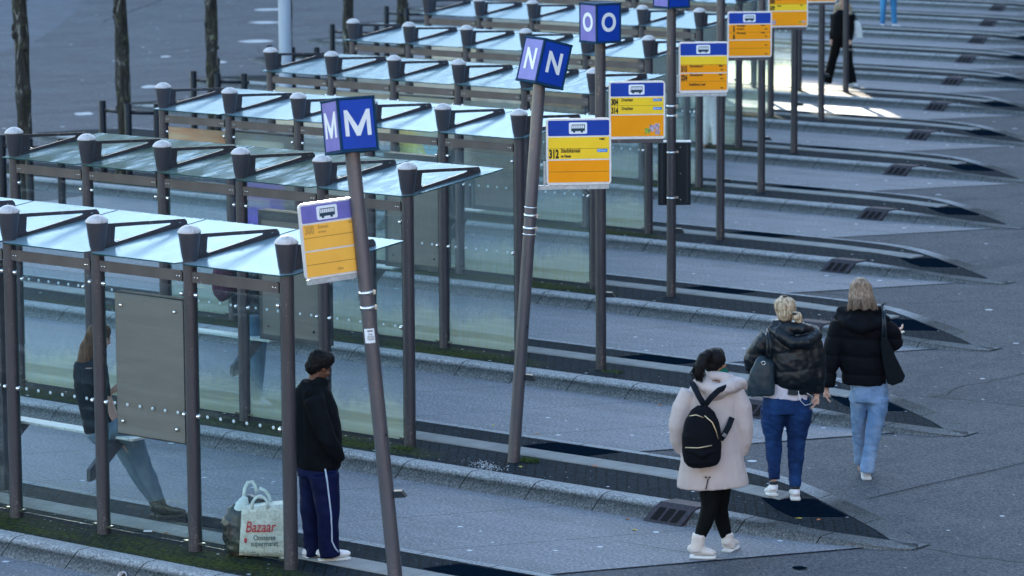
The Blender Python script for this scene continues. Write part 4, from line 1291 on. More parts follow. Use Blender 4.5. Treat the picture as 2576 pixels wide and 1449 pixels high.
curl = lambda c: .010 * noise.noise(c * 45) + .007 * noise.noise(c * 90)
F.part('hair', mb, h_black, .008, 1, curl, sk)
jk = fabric('jacket_black_softshell', (.004, .006, .009), .85, .3, 14, .15)
mb = MB()
tube_px(F, mb, [(797, 962, .03, .10), (792, 985, .03, .155), (797, 1030, .03, .185), (801, 1080, .03, .195), (804, 1130, .03, .192), (803, 1160, .03, .180), (802, 1176, .03, .172)], [(1, .85)] * 7)
mb.tube([F.p(792, 1000, .15), F.p(797, 1000, -.12)], .085, 14)
tube_px(F, mb, [(795, 1003, -.13, .080), (812, 1050, -.16, .078), (832, 1100, -.17, .070), (846, 1130, -.12, .064), (856, 1152, -.05, .055)])
tube_px(F, mb, [(792, 1003, .16, .078), (800, 1090, .20, .07), (838, 1150, .16, .06)])
F.part('jacket', mb, jk, .011, 4, folds(.012, 7, 4, 3))
mb = MB()
mb.tube([F.p(798, 975, .03), F.p(808, 962, .04), F.p(812, 948, .045)], [.095, .082, .076], 20, (1, .9))
F.part('collar', mb, jk, .009, 2, folds(.003, 9, 5))
mb = MB()
tube_px(F, mb, [(803, 1170, .03, .168), (803, 1182, .03, .165)], (1, .83))
F.part('waistband', mb, fabric('rib_black', (.01, .012, .014), .9), .010, 2)
tk = simple('track_trousers_navy', (.002, .006, .042), .7, 0, .25, 8, .1, .15)
mb = MB()
tube_px(F, mb, [(803, 1165, .03, .162), (803, 1195, .03, .165)], (1, .85))
tube_px(F, mb, [(818, 1190, -.06, .118), (824, 1240, -.06, .105), (828, 1290, -.07, .092), (828, 1340, -.06, .082), (828, 1378, -.05, .082), (831, 1399, -.05, .080)])
tube_px(F, mb, [(786, 1190, .10, .108), (785, 1240, .11, .098), (784, 1290, .11, .085), (786, 1340, .11, .076), (787, 1378, .11, .076), (788, 1397, .11, .074)])
tr_ = F.part('trousers', mb, tk, .010, 3, folds(.010, 7, 5, 8))
mb = MB()
pth = [F.p(u, v, y) for u, v, y in ((824, 1178, -.165), (829, 1210, -.178), (833, 1250, -.168), (837, 1290, -.158), (838, 1330, -.142), (838, 1360, -.132), (846, 1378, -.125), (854, 1388, -.11))]
mb.tube(pth, .0065, 6)
mb.build('side_stripe', simple('stripe_pale', (.45, .55, .72), .6), tr_)
for (hl, to) in (((803, 1411, -.03), (879, 1402, .03)), ((766, 1411, .08), (822, 1400, .20))):
    mb = MB()
    add_shoe(mb, F.p(*hl) + V((0, 0, .012)), F.p(*to) + V((0, 0, .012)), .085, .047)
    sh = F.part('shoe', mb, shoe_w, .007, 2)
    mb = MB()
    h0, t0 = F.p(*hl), F.p(*to)
    h0.z = t0.z = .012
    mb.tube([h0 - (t0 - h0) * .02, h0.lerp(t0, .25), h0.lerp(t0, .65), t0 + (t0 - h0) * .02], [.040, .042, .048, .034], 14, (1, .28))
    place('sole', mb.mesh('sole', sole_w), sh)
    mb = MB()
    d_ = (t0 - h0).normalized(); sd = V((d_.y, -d_.x, 0))
    a0 = h0 + sd * .046 + V((0, 0, .075)); a1 = h0.lerp(t0, .38) + sd * .049 + V((0, 0, .035))
    mb.tube([h0 + sd * .040 + V((0, 0, .070)), a1], .006, 6)
    mb.tube([h0 + sd * .040 + V((0, 0, .026)), h0.lerp(t0, .4) + sd * .050 + V((0, 0, .022))], .007, 6)
    mb.build('shoe_stripe', simple('shoe_navy', (.01, .02, .05), .5), sh)

# ---- 2. woman in beige coat ---------------------------------------------------------
F = Fig(1790, 1398, 307.8, -.15, 'woman in long beige hooded coat, black leggings and cream boots walking away')
B = basis((.62, .78, 0), -.12)
hc = F.p(1800, 910, .02)
sk = body_mesh(F, skin_m, hc, B, F.p(1797, 955, 0), F.p(1737, 985, 0), F.p(1710, 1070, .02), F.p(1718, 1135, .08), F.p(1848, 985, .02), F.p(1872, 1070, .03), F.p(1868, 1140, .06),
    F.p(1775, 1160, 0), F.p(1786, 1275, -.06), F.p(1756, 1365, -.10), F.p(1812, 1160, .02), F.p(1812, 1275, .10), F.p(1831, 1368, .16), s=.95)
eyes(B, hc, sk, MT['dark'], .95)
mb = MB()
for q_ in [(0, -.03, .03, .090), (0, .015, .055, .066), (0, -.05, -.03, .065), (.03, -.02, .02, .072), (-.03, -.02, .02, .072)]: mb.ball(hc + B @ V(q_[:3]), q_[3] * .97, 14)
mb.ball(F.p(1780, 890, -.06), .040, 12)
tube_px(F, mb, [(1782, 888, -.06, .036), (1768, 900, -.10, .050), (1759, 922, -.12, .052), (1754, 940, -.13, .040), (1752, 958, -.13, .018)])
hr = F.part('hair', mb, h_black, .008, 2, lambda c: .004 * noise.noise(V((c.x * 60, c.y * 60, c.z * 14))), sk)
P0 = [[F.p(1784, 884, -.06), F.p(1758 + dx, 905, -.12 + dy), F.p(1746 + dx, 930, -.14 + dy), F.p(1742 + dx * 1.4, 950 + dz, -.14 + dy)] for dx, dy, dz in ((-6, 0, -12), (4, .03, 8), (14, -.02, 14), (22, .02, -4))]
strands('ponytail_strands', h_black, sk, P0, 160, .0018, 5)
mb = MB()
mb.tube([F.p(1789, 941, -.02), F.p(1800, 934, .0), F.p(1822, 934, .03), F.p(1830, 942, .06)], [.030, .034, .030, .02], 12)
mb.tube([F.p(1800, 950, .02), F.p(1803, 928, .02)], [.085, .078], 18, (1, .85))
F.part('scarf', mb, fabric('scarf_green', (.006, .13, .085), .9), .009, 2)
ct = fabric('coat_beige_cotton', (.52, .45, .435), .8, .04, 10, .05)
mb = MB()
tube_px(F, mb, [(1798, 955, 0, .11), (1796, 972, 0, .185), (1792, 1010, 0, .215), (1790, 1060, 0, .222), (1790, 1110, 0, .235), (1791, 1160, 0, .262), (1792, 1200, 0, .288), (1793, 1222, 0, .295)], [(1, .62), (1.05, .60), (1, .64), (1, .66), (1, .68), (1, .66), (1, .64), (1, .62)])
tube_px(F, mb, [(1738, 985, 0, .085), (1718, 1025, 0, .090), (1707, 1070, .0, .085), (1708, 1105, .03, .075), (1718, 1132, .06, .06)])
tube_px(F, mb, [(1845, 985, .0, .085), (1862, 1025, 0, .090), (1868, 1070, .0, .085), (1868, 1110, .02, .078), (1862, 1138, .05, .065)])
coat = F.part('coat', mb, ct, .009, 4, folds(.0045, 12, 6, 12))
mb = MB()
tube_px(F, mb, [(1752, 960, -.02, .055), (1775, 972, -.10, .070), (1800, 985, -.13, .075), (1830, 972, -.10, .075), (1862, 962, -.0, .060), (1866, 975, .06, .05)], (1, .8))
tube_px(F, mb, [(1768, 948, .0, .05), (1790, 944, -.06, .05), (1820, 948, -.05, .055), (1850, 958, .02, .05)], (1, .7))
mb.ball(F.p(1797, 988, -.12), .09, 14, (1, .7, .7))
F.part('hood', mb, ct, .009, 3, folds(.008, 13, 13, 2), coat)
mb = MB()   # hem seam, vent and buttons
for uu in (1772, 1781): mb.tube([F.p(uu, 1199, -.172), F.p(uu, 1199, -.190)], .008, 8)
mb.tube([F.p(1778, 1203, -.185), F.p(1775, 1216, -.189), F.p(1772, 1229, -.187)], .005, 6)
mb.tube([F.p(1885, 1216, -.03), F.p(1885, 1216, -.04)], .008, 8)
mb.build('coat_buttons', simple('button_dark', (.03, .03, .03), .4), coat)
lg = fabric('leggings_black', (.003, .004, .005), .7)
mb = MB()
tube_px(F, mb, [(1783, 1180, 0, .105), (1786, 1235, -.03, .092), (1784, 1275, -.06, .070), (1772, 1315, -.09, .062), (1757, 1352, -.11, .046)])
tube_px(F, mb, [(1812, 1180, .02, .105), (1812, 1235, .05, .088), (1812, 1280, .10, .066), (1820, 1315, .14, .060), (1830, 1352, .16, .046)])
F.part('leggings', mb, lg, .010, 3, folds(.004, 8, 4))
bt = simple('boot_cream_leather', (.66, .60, .56), .4, 0, .08, 14)
for pts, hl, to in (([(1757, 1342, -.11, .056), (1754, 1362, -.11, .055), (1752, 1385, -.11, .056)], (1722, 1398, -.06), (1797, 1414, -.13)), ([(1832, 1342, .16, .054), (1833, 1362, .16, .052), (1836, 1378, .16, .052)], (1832, 1398, .09), (1856, 1384, .28))):
    mb = MB()
    tube_px(F, mb, pts)
    h0, t0 = F.p(*hl), F.p(*to); h0.z = t0.z = .030
    an = F.p(*pts[-1][:3]); h0 = V((an.x, an.y, .030)) - (t0 - h0).normalized() * .055
    add_shoe(mb, h0, t0, .085, .05)
    mb.tube([an, an - V((0, 0, an.z - .07))], [.055, .058], 14)
    bo = F.part('boot', mb, bt, .008, 2, folds(.005, 16, 14, 4))
    mb = MB()
    mb.tube([h0 - (t0 - h0) * .03 + V((0, 0, -.015)), h0.lerp(t0, .3) + V((0, 0, -.015)), h0.lerp(t0, .7) + V((0, 0, -.015)), t0 + (t0 - h0) * .03 + V((0, 0, -.012))], [.048, .048, .055, .04], 14, (1, .36))
    place('sole', mb.mesh('sole', sole_w), bo)
# her backpack (worn, a thing of its own)
bp_o = empty('backpack', F.o.location, RZ, label='small black corduroy backpack with gold zips worn over the beige coat', cat='backpack')
a = N('corduroy_black')
wv = a.n('ShaderNodeTexWave', {'Vector': a.map((1, 1, 1), (0, R(25), 0)), 'Scale': 28, 'Distortion': .6}, bands_direction='Z').outputs[0]
cord = a.done(a.pbr(a.mix(wv, (.002, .003, .005), (.010, .011, .017)), .85, 0, .1, a.bump(wv, .5, .004)))
mb = MB()
tube_px(F, mb, [(1766, 1022, -.20, .05), (1764, 1034, -.22, .10), (1762, 1060, -.24, .140), (1760, 1095, -.25, .158), (1761, 1130, -.25, .160), (1763, 1155, -.25, .150), (1764, 1166, -.24, .125)], (1, .62))
bpb = place('pack_body', remesh(mb, 'pack_body', cord, .009, 3, folds(.006, 8, 6, 5)), bp_o)
mb = MB()
tube_px(F, mb, [(1720, 1128, -.30, .02), (1762, 1140, -.325, .075), (1800, 1128, -.30, .02)], (.9, .6))
place('front_pocket', remesh(mb, 'front_pocket', cord, .009, 2), bp_o)
zipm = simple('zip_gold', (.75, .60, .38), .3, .8)
mb = MB()
mb.tube([F.p(1728, 1046, -.335), F.p(1745, 1043, -.342), F.p(1763, 1050, -.345)], .0045, 6)
mb.build('zip', zipm, bp_o)
mb = MB(); mb.tube([F.p(1766, 1045, -.342), F.p(1785, 1062, -.350), F.p(1795, 1085, -.352), F.p(1800, 1103, -.345)], .0045, 6); mb.build('zip', zipm, bp_o)
mb = MB(); mb.tube([F.p(1718, 1124, -.352), F.p(1750, 1125, -.372), F.p(1784, 1119, -.370)], .0045, 6); mb.build('zip', zipm, bp_o)
for pts in ([(1768, 1020, -.21), (1756, 1000, -.21), (1744, 975, -.17), (1738, 960, -.06), (1742, 955, .03)], [(1768, 1020, -.21), (1786, 998, -.22), (1803, 982, -.235), (1820, 975, -.18), (1835, 972, -.05)], [(1838, 1050, -.13), (1830, 1070, -.17), (1820, 1088, -.20), (1808, 1105, -.22)]):
    mb = MB()
    mb.tube([F.p(*q_) for q_ in pts], .024, 10, (1, .28), up=(0, 1, 0))
    mb.build('strap', fabric('strap_webbing', (.008, .012, .02), .8), bp_o)
mb = MB(); mb.box(tuple(F.p(1817, 1093, -.225)), (.03, .012, .03), Matrix.Rotation(.6, 3, 'Y')); mb.build('buckle', MT['chrome'], bp_o)

# ---- 3. woman with blonde bun and leather-look jacket ---------------------------------
F = Fig(1985, 1253, 288.5, -.03, 'woman with blonde bun in shiny black puffer jacket and dark blue jeans')
B = basis((-.10, .99, 0), -.15)
hc = F.p(1971, 783, .0)
wr = F.p(2052, 996, -.02)
sk = body_mesh(F, skin_l, hc, B, F.p(1976, 828, 0), F.p(1934, 852, 0), F.p(1893, 905, .03), F.p(1905, 930, .18), F.p(2034, 852, 0), F.p(2058, 925, .02), wr,
    F.p(1952, 1010, 0), F.p(1948, 1105, .05), F.p(1947, 1205, .0), F.p(2003, 1010, 0), F.p(2000, 1110, -.02), F.p(1998, 1222, -.06),
    hands=[(wr, (-.15, .05, -1), (-.9, .3, 0), .95, .55, 1)], s=.93)
eyes(B, hc, sk, MT['dark'], .93)
mb = MB()
for q_ in [(0, -.03, .02, .094), (0, .01, .05, .072), (0, -.035, -.035, .080), (.02, -.03, .03, .08), (-.02, -.03, .03, .08), (0, -.03, -.07, .055)]: mb.ball(hc + B @ V(q_[:3]), q_[3] * .98, 14)
F.part('hair', mb, h_blond, .007, 3, lambda c: .0015 * noise.noise(V((c.x * 70, c.y * 30, c.z * 18))), sk)
mb = MB()
mb.ball(F.p(2000, 802, -.10), .048, 14, (1, .85, .9)); mb.ball(F.p(2004, 812, -.09), .034, 12)
F.part('hair_bun', mb, h_blond, .007, 1, lambda c: .006 * noise.noise(c * 40), sk)
top_ = F.p(1968, 752, -.03)
P0 = []
for k in range(11):
    a_ = -1.25 + 2.5 * k / 10
    P0.append([hc + B @ V((.03 * math.sin(a_), .03 - .02 * abs(a_), .115 - .01 * abs(a_))), hc + B @ V((.094 * math.sin(a_), -.03 - .062 * math.cos(a_), .055)), hc + B @ V((.096 * math.sin(a_) , -.035 - .07 * math.cos(a_), -.01)), F.p(1990, 797, -.115)])
strands('hair_strands', h_blond, sk, P0, 420, .0013, 8, .004)
mb = MB(); mb.ball(hc + B @ V((.0, -.035, .112)), .03, 10, (.8, 1.4, .35)); mb.build('hair_roots', hairmat('hair_roots_dark', (.02, .018, .016), (.09, .07, .05)), sk)
mb = MB(); mb.ball(F.p(1993, 796, -.13), .018, 8, (1.2, .5, .6)); mb.build('hair_tie', MT['black'], sk)
lea = simple('jacket_glossy_black', (.003, .007, .012), .40, 0, .2, 8, .1, .34)
mb = MB()
tube_px(F, mb, [(1976, 822, 0, .10), (1978, 838, 0, .19), (1985, 870, 0, .225), (1990, 910, 0, .240), (1992, 945, 0, .245), (1990, 968, 0, .225), (1986, 982, 0, .195)], [(1, .66)] * 7)
tube_px(F, mb, [(1934, 850, 0, .085), (1915, 875, .0, .088), (1895, 905, .03, .085), (1894, 925, .10, .07), (1902, 932, .18, .055)])
tube_px(F, mb, [(2032, 850, 0, .088), (2046, 885, 0, .088), (2052, 925, .0, .084), (2054, 960, .0, .070), (2053, 990, .0, .052)])
jkt = F.part('jacket', mb, lea, .009, 3, folds(.009, 11, 9, 21, .010, .165, .02, -.10))
mb = MB()
tube_px(F, mb, [(1940, 826, -.02, .05), (1962, 848, -.13, .065), (1990, 868, -.16, .075), (2020, 866, -.14, .07), (2046, 850, -.05, .065), (2045, 832, .03, .05)], (1, .8))
tube_px(F, mb, [(1945, 820, .0, .06), (1975, 828, -.08, .075), (2010, 832, -.08, .075), (2035, 835, -.02, .06)], (1, .75))
F.part('hood', mb, lea, .009, 3, folds(.009, 12, 12, 6), jkt)
mb = MB()
tube_px(F, mb, [(1978, 960, 0, .195), (1976, 990, 0, .205), (1975, 1003, 0, .207)], (1, .62))
F.part('shirt', mb, fabric('shirt_pale_lilac', (.62, .58, .64), .85), .010, 2, folds(.008, 8, 4, 2))
dn = denim('jeans_dark_blue', (.003, .018, .075), (.014, .065, .21))
mb = MB()
tube_px(F, mb, [(1976, 990, 0, .190), (1976, 1018, 0, .208), (1976, 1040, .0, .205)], (1, .62))
tube_px(F, mb, [(1946, 1030, 0, .118), (1944, 1065, .02, .102), (1946, 1105, .04, .074), (1947, 1140, .03, .068), (1947, 1175, .01, .054), (1948, 1205, .0, .046)])
tube_px(F, mb, [(2008, 1030, 0, .120), (2006, 1065, .0, .108), (2002, 1110, -.02, .078), (2001, 1150, -.04, .070), (1999, 1190, -.05, .056), (1998, 1224, -.06, .050)])
jn_ = F.part('jeans', mb, dn, .009, 3, folds(.008, 7, 14, 9))
mb = MB(); mb.box(tuple(F.p(1990, 990, -.145)), (.085, .012, .045), Matrix.Rotation(.1, 3, 'Y')); mb.build('phone_in_pocket', MT['black'], jn_, bevel=.003)
mb = MB(); mb.tube([F.p(2003, 986, -.15), F.p(2008, 1010, -.155), F.p(2020, 1022, -.14), F.p(2035, 1018, -.11), F.p(2040, 1000, -.08), F.p(2025, 992, -.13)], .0028, 6); mb.build('earphone_cord', shoe_w, jn_)
for hl, to, lift in (((1946, 1228, -.05), (1936, 1206, .16), .028), ((1999, 1253, -.11), (1999, 1236, .13), .0)):
    mb = MB()
    h0, t0 = F.p(*hl), F.p(*to); h0.z = .014 + lift; t0.z = .014
    add_shoe(mb, h0, t0, .085, .052)
    mb.ball(h0 + V((0, .04, .065)), .042, 10)
    sh = F.part('shoe', mb, shoe_w, .007, 2)
    mb = MB(); mb.tube([h0 + V((0, -.01, -.002)), h0.lerp(t0, .5) + V((0, 0, -.002)), t0], [.045, .046, .038], 12, (1, .34)); place('sole', mb.mesh('sole', sole_w), sh)
    mb = MB(); mb.tube([h0 + V((0, .035, .085)), h0 + V((0, .037, .11))], [.040, .038], 12); mb.build('sock', MT['black'], sh)
bg_o = empty('handbag', F.o.location, RZ, label='black leather bucket bag with a ring hanging from the blonde bun woman', cat='handbag')
mb = MB()
tube_px(F, mb, [(1922, 900, -.10, .05), (1920, 915, -.12, .085), (1914, 945, -.13, .110), (1911, 975, -.13, .122), (1911, 996, -.13, .118)], (1, .5))
place('bag_body', remesh(mb, 'bag_body', simple('bag_leather_petrol', (.018, .035, .048), .35, 0, .25, 10, .2), .009, 2, folds(.008, 9, 4, 3)), bg_o)
for pts in ([(1925, 905, -.16), (1927, 870, -.14), (1928, 845, -.10), (1930, 832, -.02)], [(1936, 905, -.16), (1934, 870, -.15), (1932, 845, -.11), (1933, 832, -.02)]):
    mb = MB(); mb.tube([F.p(*q_) for q_ in pts], .013, 8, (1, .35), up=(0, 1, 0)); mb.build('strap', lea, bg_o)
mb = MB()
cc_ = F.p(1916, 917, -.185)
mb.tube([cc_ + V((.016 * math.cos(t_ * .6283), 0, .016 * math.sin(t_ * .6283))) for t_ in range(11)], .0035, 6)
mb.build('ring', MT['chrome'], bg_o)

# ---- 4. woman with long dark blonde hair ----------------------------------------------
F = Fig(2180, 1203, 277.6, -.15, 'woman with long straight hair in matt black puffer jacket and pale jeans')
B = basis((.12, .99, 0), -.25)
hc = F.p(2161, 733, .02)
wL, wR = F.p(2077, 978, -.02), F.p(2248, 838, .20)
sk = body_mesh(F, skin_l, hc, B, F.p(2162, 785, 0), F.p(2112, 812, 0), F.p(2090, 900, .0), wL, F.p(2212, 808, 0), F.p(2252, 868, .05), wR,
    F.p(2160, 1000, 0), F.p(2164, 1100, .14), F.p(2171, 1170, .24), F.p(2205, 1000, 0), F.p(2190, 1100, .0), F.p(2179, 1180, -.06),
    hands=[(wL, (.05, .1, -1), (.9, .2, 0), .92, .5, -1), (wR, (.75, .3, .25), (0, .2, 1), .92, .7, 1)], s=.93)
eyes(B, hc, sk, MT['dark'], .93)
mb = MB()
for q_ in [(0, -.03, .02, .095), (0, .01, .05, .074), (0, -.04, -.035, .082)]: mb.ball(hc + B @ V(q_[:3]), q_[3], 14)
tube_px(F, mb, [(2160, 715, -.03, .090), (2160, 740, -.05, .108), (2161, 758, -.08, .115), (2162, 772, -.10, .118), (2163, 780, -.11, .10)], (1, .62))
F.part('hair', mb, h_dkbl, .008, 2, lambda c: .005 * noise.noise(V((c.x * 55, c.y * 20, c.z * 5))), sk)
P0 = []
for k in range(13):
    a_ = -1.35 + 2.7 * k / 12
    sx = math.sin(a_); cy = math.cos(a_)
    P0.append([hc + B @ V((.02 * sx, .0, .118)), hc + V((.097 * sx, -.03 - .07 * cy, .05)), hc + V((.110 * sx, -.04 - .075 * cy, -.03)), F.p(2162 + 34 * sx, 762, -.09 - .09 * cy), F.p(2163 + 38 * sx, 783 + 3 * math.cos(k * 2), -.10 - .10 * cy)])
strands('hair_strands', h_dkbl, sk, P0, 620, .0015, 9, .008)
puf = fabric('jacket_matt_black_puffer', (.004, .005, .008), .55, .2, 14, .1)
mb = MB()
tube_px(F, mb, [(2162, 785, 0, .12), (2163, 797, 0, .200), (2166, 830, 0, .228), (2168, 870, 0, .225), (2170, 910, 0, .215), (2172, 945, 0, .205), (2171, 965, 0, .192)], [(1, .66)] * 7)
tube_px(F, mb, [(2114, 812, 0, .088), (2100, 850, .0, .090), (2092, 890, -.01, .086), (2084, 930, -.02, .076), (2079, 972, -.02, .060)])
tube_px(F, mb, [(2210, 810, 0, .090), (2230, 835, .02, .094), (2246, 862, .05, .092), (2250, 858, .14, .078), (2248, 842, .20, .056)])
jkt = F.part('jacket', mb, puf, .010, 3, folds(.008, 6, 6, 31, .020, .165, .03, .05))
mb = MB()
tube_px(F, mb, [(2105, 795, .0, .045), (2125, 815, -.12, .060), (2160, 828, -.17, .072), (2195, 818, -.13, .062), (2215, 795, .0, .045)], (1, .85))
tube_px(F, mb, [(2110, 782, .03, .05), (2140, 786, -.08, .07), (2180, 786, -.08, .07), (2214, 782, .03, .05)], (1, .8))
mb.ball(F.p(2160, 810, -.13), .10, 14, (1.5, .7, .8))
F.part('hood', mb, puf, .010, 3, folds(.008, 9, 9, 6), jkt)
dn2 = denim('jeans_pale_blue', (.13, .24, .42), (.34, .48, .68))
mb = MB()
tube_px(F, mb, [(2184, 955, 0, .165), (2185, 985, 0, .172), (2184, 1010, .0, .168)], (1, .66))
tube_px(F, mb, [(2161, 1000, .02, .092), (2161, 1050, .08, .070), (2164, 1100, .14, .056), (2168, 1140, .20, .052), (2171, 1166, .24, .052)])
tube_px(F, mb, [(2208, 1000, -.02, .098), (2202, 1050, -.04, .080), (2193, 1100, -.05, .066), (2184, 1150, -.07, .062), (2178, 1188, -.08, .066)])
F.part('jeans', mb, dn2, .009, 3, folds(.011, 7, 10, 14))
for hl, to, lift in (((2182, 1192, .20), (2196, 1160, .36), .05), ((2178, 1205, -.08), (2180, 1190, .12), .0)):
    mb = MB()
    h0, t0 = F.p(*hl), F.p(*to); h0.z = .012 + lift; t0.z = .012
    add_shoe(mb, h0, t0, .082, .054)
    sh = F.part('shoe', mb, shoe_w, .007, 2)
    mb = MB(); mb.tube([h0 + V((0, -.01, -.002)), h0.lerp(t0, .5), t0], [.045, .046, .038], 12, (1, .30)); place('sole', mb.mesh('sole', sole_w), sh)
o_ = empty('phone', F.o.location, RZ, label='pale mobile phone held out in the long haired woman\'s right hand', cat='phone')
mb = MB(); mb.box(tuple(F.p(2266, 838, .24)), (.095, .06, .010), Matrix.Rotation(-.32, 3, 'Y')); mb.build('phone_case', simple('phone_case_pale', (.60, .72, .68), .4), o_, bevel=.002)
mb = MB(); mb.box(tuple(F.p(2266, 838, .24) + V((.0018, 0, .0058))), (.086, .052, .002), Matrix.Rotation(-.32, 3, 'Y')); mb.build('screen', MT['black'], o_)
o_ = empty('tote_bag', F.o.location, RZ, label='flat black tote bag hanging from the long haired woman\'s right shoulder', cat='tote bag')
mb = MB()
fr_p = [(2208, 850), (2223, 852), (2240, 885), (2262, 930), (2271, 948), (2262, 962), (2238, 970), (2226, 966), (2216, 920), (2208, 875)]
mb.prism([((F.p(u, v, -.14)).x, (F.p(u, v, -.14)).z) for u, v in fr_p], lambda a_, b_, t: (a_, t - .10 + .12 * 0, b_), -.06, .0)
bgm = remesh(mb, 'bag_body', fabric('tote_black_canvas', (.006, .009, .012), .6), .008, 3, folds(.006, 8, 4, 7))
place('bag_body', bgm, o_)
for pts in ([(2212, 855, -.14), (2213, 820, -.16), (2214, 790, -.12), (2214, 772, -.03), (2216, 764, .02), (2218, 775, .07)], [(2221, 858, -.14), (2219, 820, -.16), (2217, 790, -.13), (2217, 775, -.04)]):
    mb = MB(); mb.tube([F.p(*q_) for q_ in pts], .012, 8, (1, .35), up=(0, 1, 0)); mb.build('strap', MT['black'], o_)

# ---- 5. woman leaning on the bench behind the glass -------------------------------------
F = Fig(420, 1300, 298.1, 0, 'woman with long brown hair and pale jeans perched on the bench behind glass')
B = basis((.93, .35, 0), -.35)
hc = F.p(264, 848, -.05)
wR = F.p(287, 985, -.02)
sk = body_mesh(F, skin_l, hc, B, F.p(252, 895, -.06), F.p(240, 925, .07), F.p(242, 1000, .10), F.p(285, 995, .04), F.p(240, 925, -.20), F.p(244, 1005, -.20), wR,
    F.p(300, 1090, -.0), F.p(343, 1180, .02), F.p(388, 1258, .04), F.p(305, 1082, -.13), F.p(364, 1165, -.10), F.p(402, 1266, -.05),
    hands=[(wR, (.8, .1, .5), (-.3, .3, .8), .92, .6, 1)], s=.94)
eyes(B, hc, sk, MT['dark'], .93)
mb = MB()
for q_ in [(0, -.03, .02, .096), (0, .015, .05, .070), (0, -.05, -.035, .08)]: mb.ball(hc + B @ V(q_[:3]), q_[3], 14)
tube_px(F, mb, [(250, 850, -.06, .08), (238, 880, -.08, .085), (226, 915, -.10, .070), (221, 945, -.10, .050), (222, 962, -.10, .02)])
F.part('hair', mb, h_brown, .008, 2, lambda c: .006 * noise.noise(V((c.x * 45, c.y * 20, c.z * 7))), sk)
dkj = fabric('jacket_dark_navy', (.012, .018, .028), .7)
mb = MB()
tube_px(F, mb, [(250, 898, -.06, .09), (240, 920, -.06, .145), (240, 965, -.06, .150), (246, 1010, -.06, .135), (256, 1050, -.06, .140), (262, 1078, -.06, .150)], (1, 1.05))
tube_px(F, mb, [(240, 928, -.20, .07), (243, 965, -.22, .062), (247, 1004, -.20, .056), (278, 990, -.06, .045)])
tube_px(F, mb, [(240, 928, .08, .07), (243, 1004, .10, .056), (278, 996, .05, .045)])
F.part('jacket', mb, dkj, .011, 3, folds(.012, 7, 5, 41))
mb = MB()
tube_px(F, mb, [(266, 1070, -.07, .155), (280, 1092, -.07, .150)], (1, 1.0))
tube_px(F, mb, [(284, 1085, .0, .098), (312, 1112, .01, .090), (343, 1180, .02, .070), (365, 1222, .03, .060), (388, 1260, .04, .044)])
tube_px(F, mb, [(290, 1080, -.14, .102), (342, 1100, -.12, .094), (364, 1165, -.10, .076), (384, 1214, -.07, .066), (403, 1258, -.05, .047)])
F.part('jeans', mb, denim('jeans_mid_blue', (.085, .145, .21), (.20, .29, .37)), .009, 3, folds(.006, 7, 8, 4))
for pts, hl, to in (([(388, 1254, .04, .050), (393, 1280, .04, .050)], (386, 1298, .0), (430, 1290, .12)), ([(402, 1256, -.05, .052), (408, 1284, -.05, .054)], (398, 1310, -.05), (466, 1303, .02))):
    mb = MB()
    tube_px(F, mb, pts)
    h0, t0 = F.p(*hl), F.p(*to); h0.z = t0.z = .02
    add_shoe(mb, h0, t0, .085, .05)
    an = F.p(*pts[-1][:3]); mb.tube([an, V((an.x, an.y, .05))], .052, 12)
    bo = F.part('boot', mb, simple('boot_black', (.004, .006, .007), .5, 0, .2, 14, 0, .12), .008, 2, folds(.006, 16, 14, 4))
    mb = MB(); mb.tube([h0 - (t0 - h0) * .03 + V((0, 0, -.008)), h0.lerp(t0, .5) + V((0, 0, -.008)), t0 + (t0 - h0) * .03], [.046, .052, .04], 12, (1, .36)); place('sole', mb.mesh('sole', MT['dark']), bo)

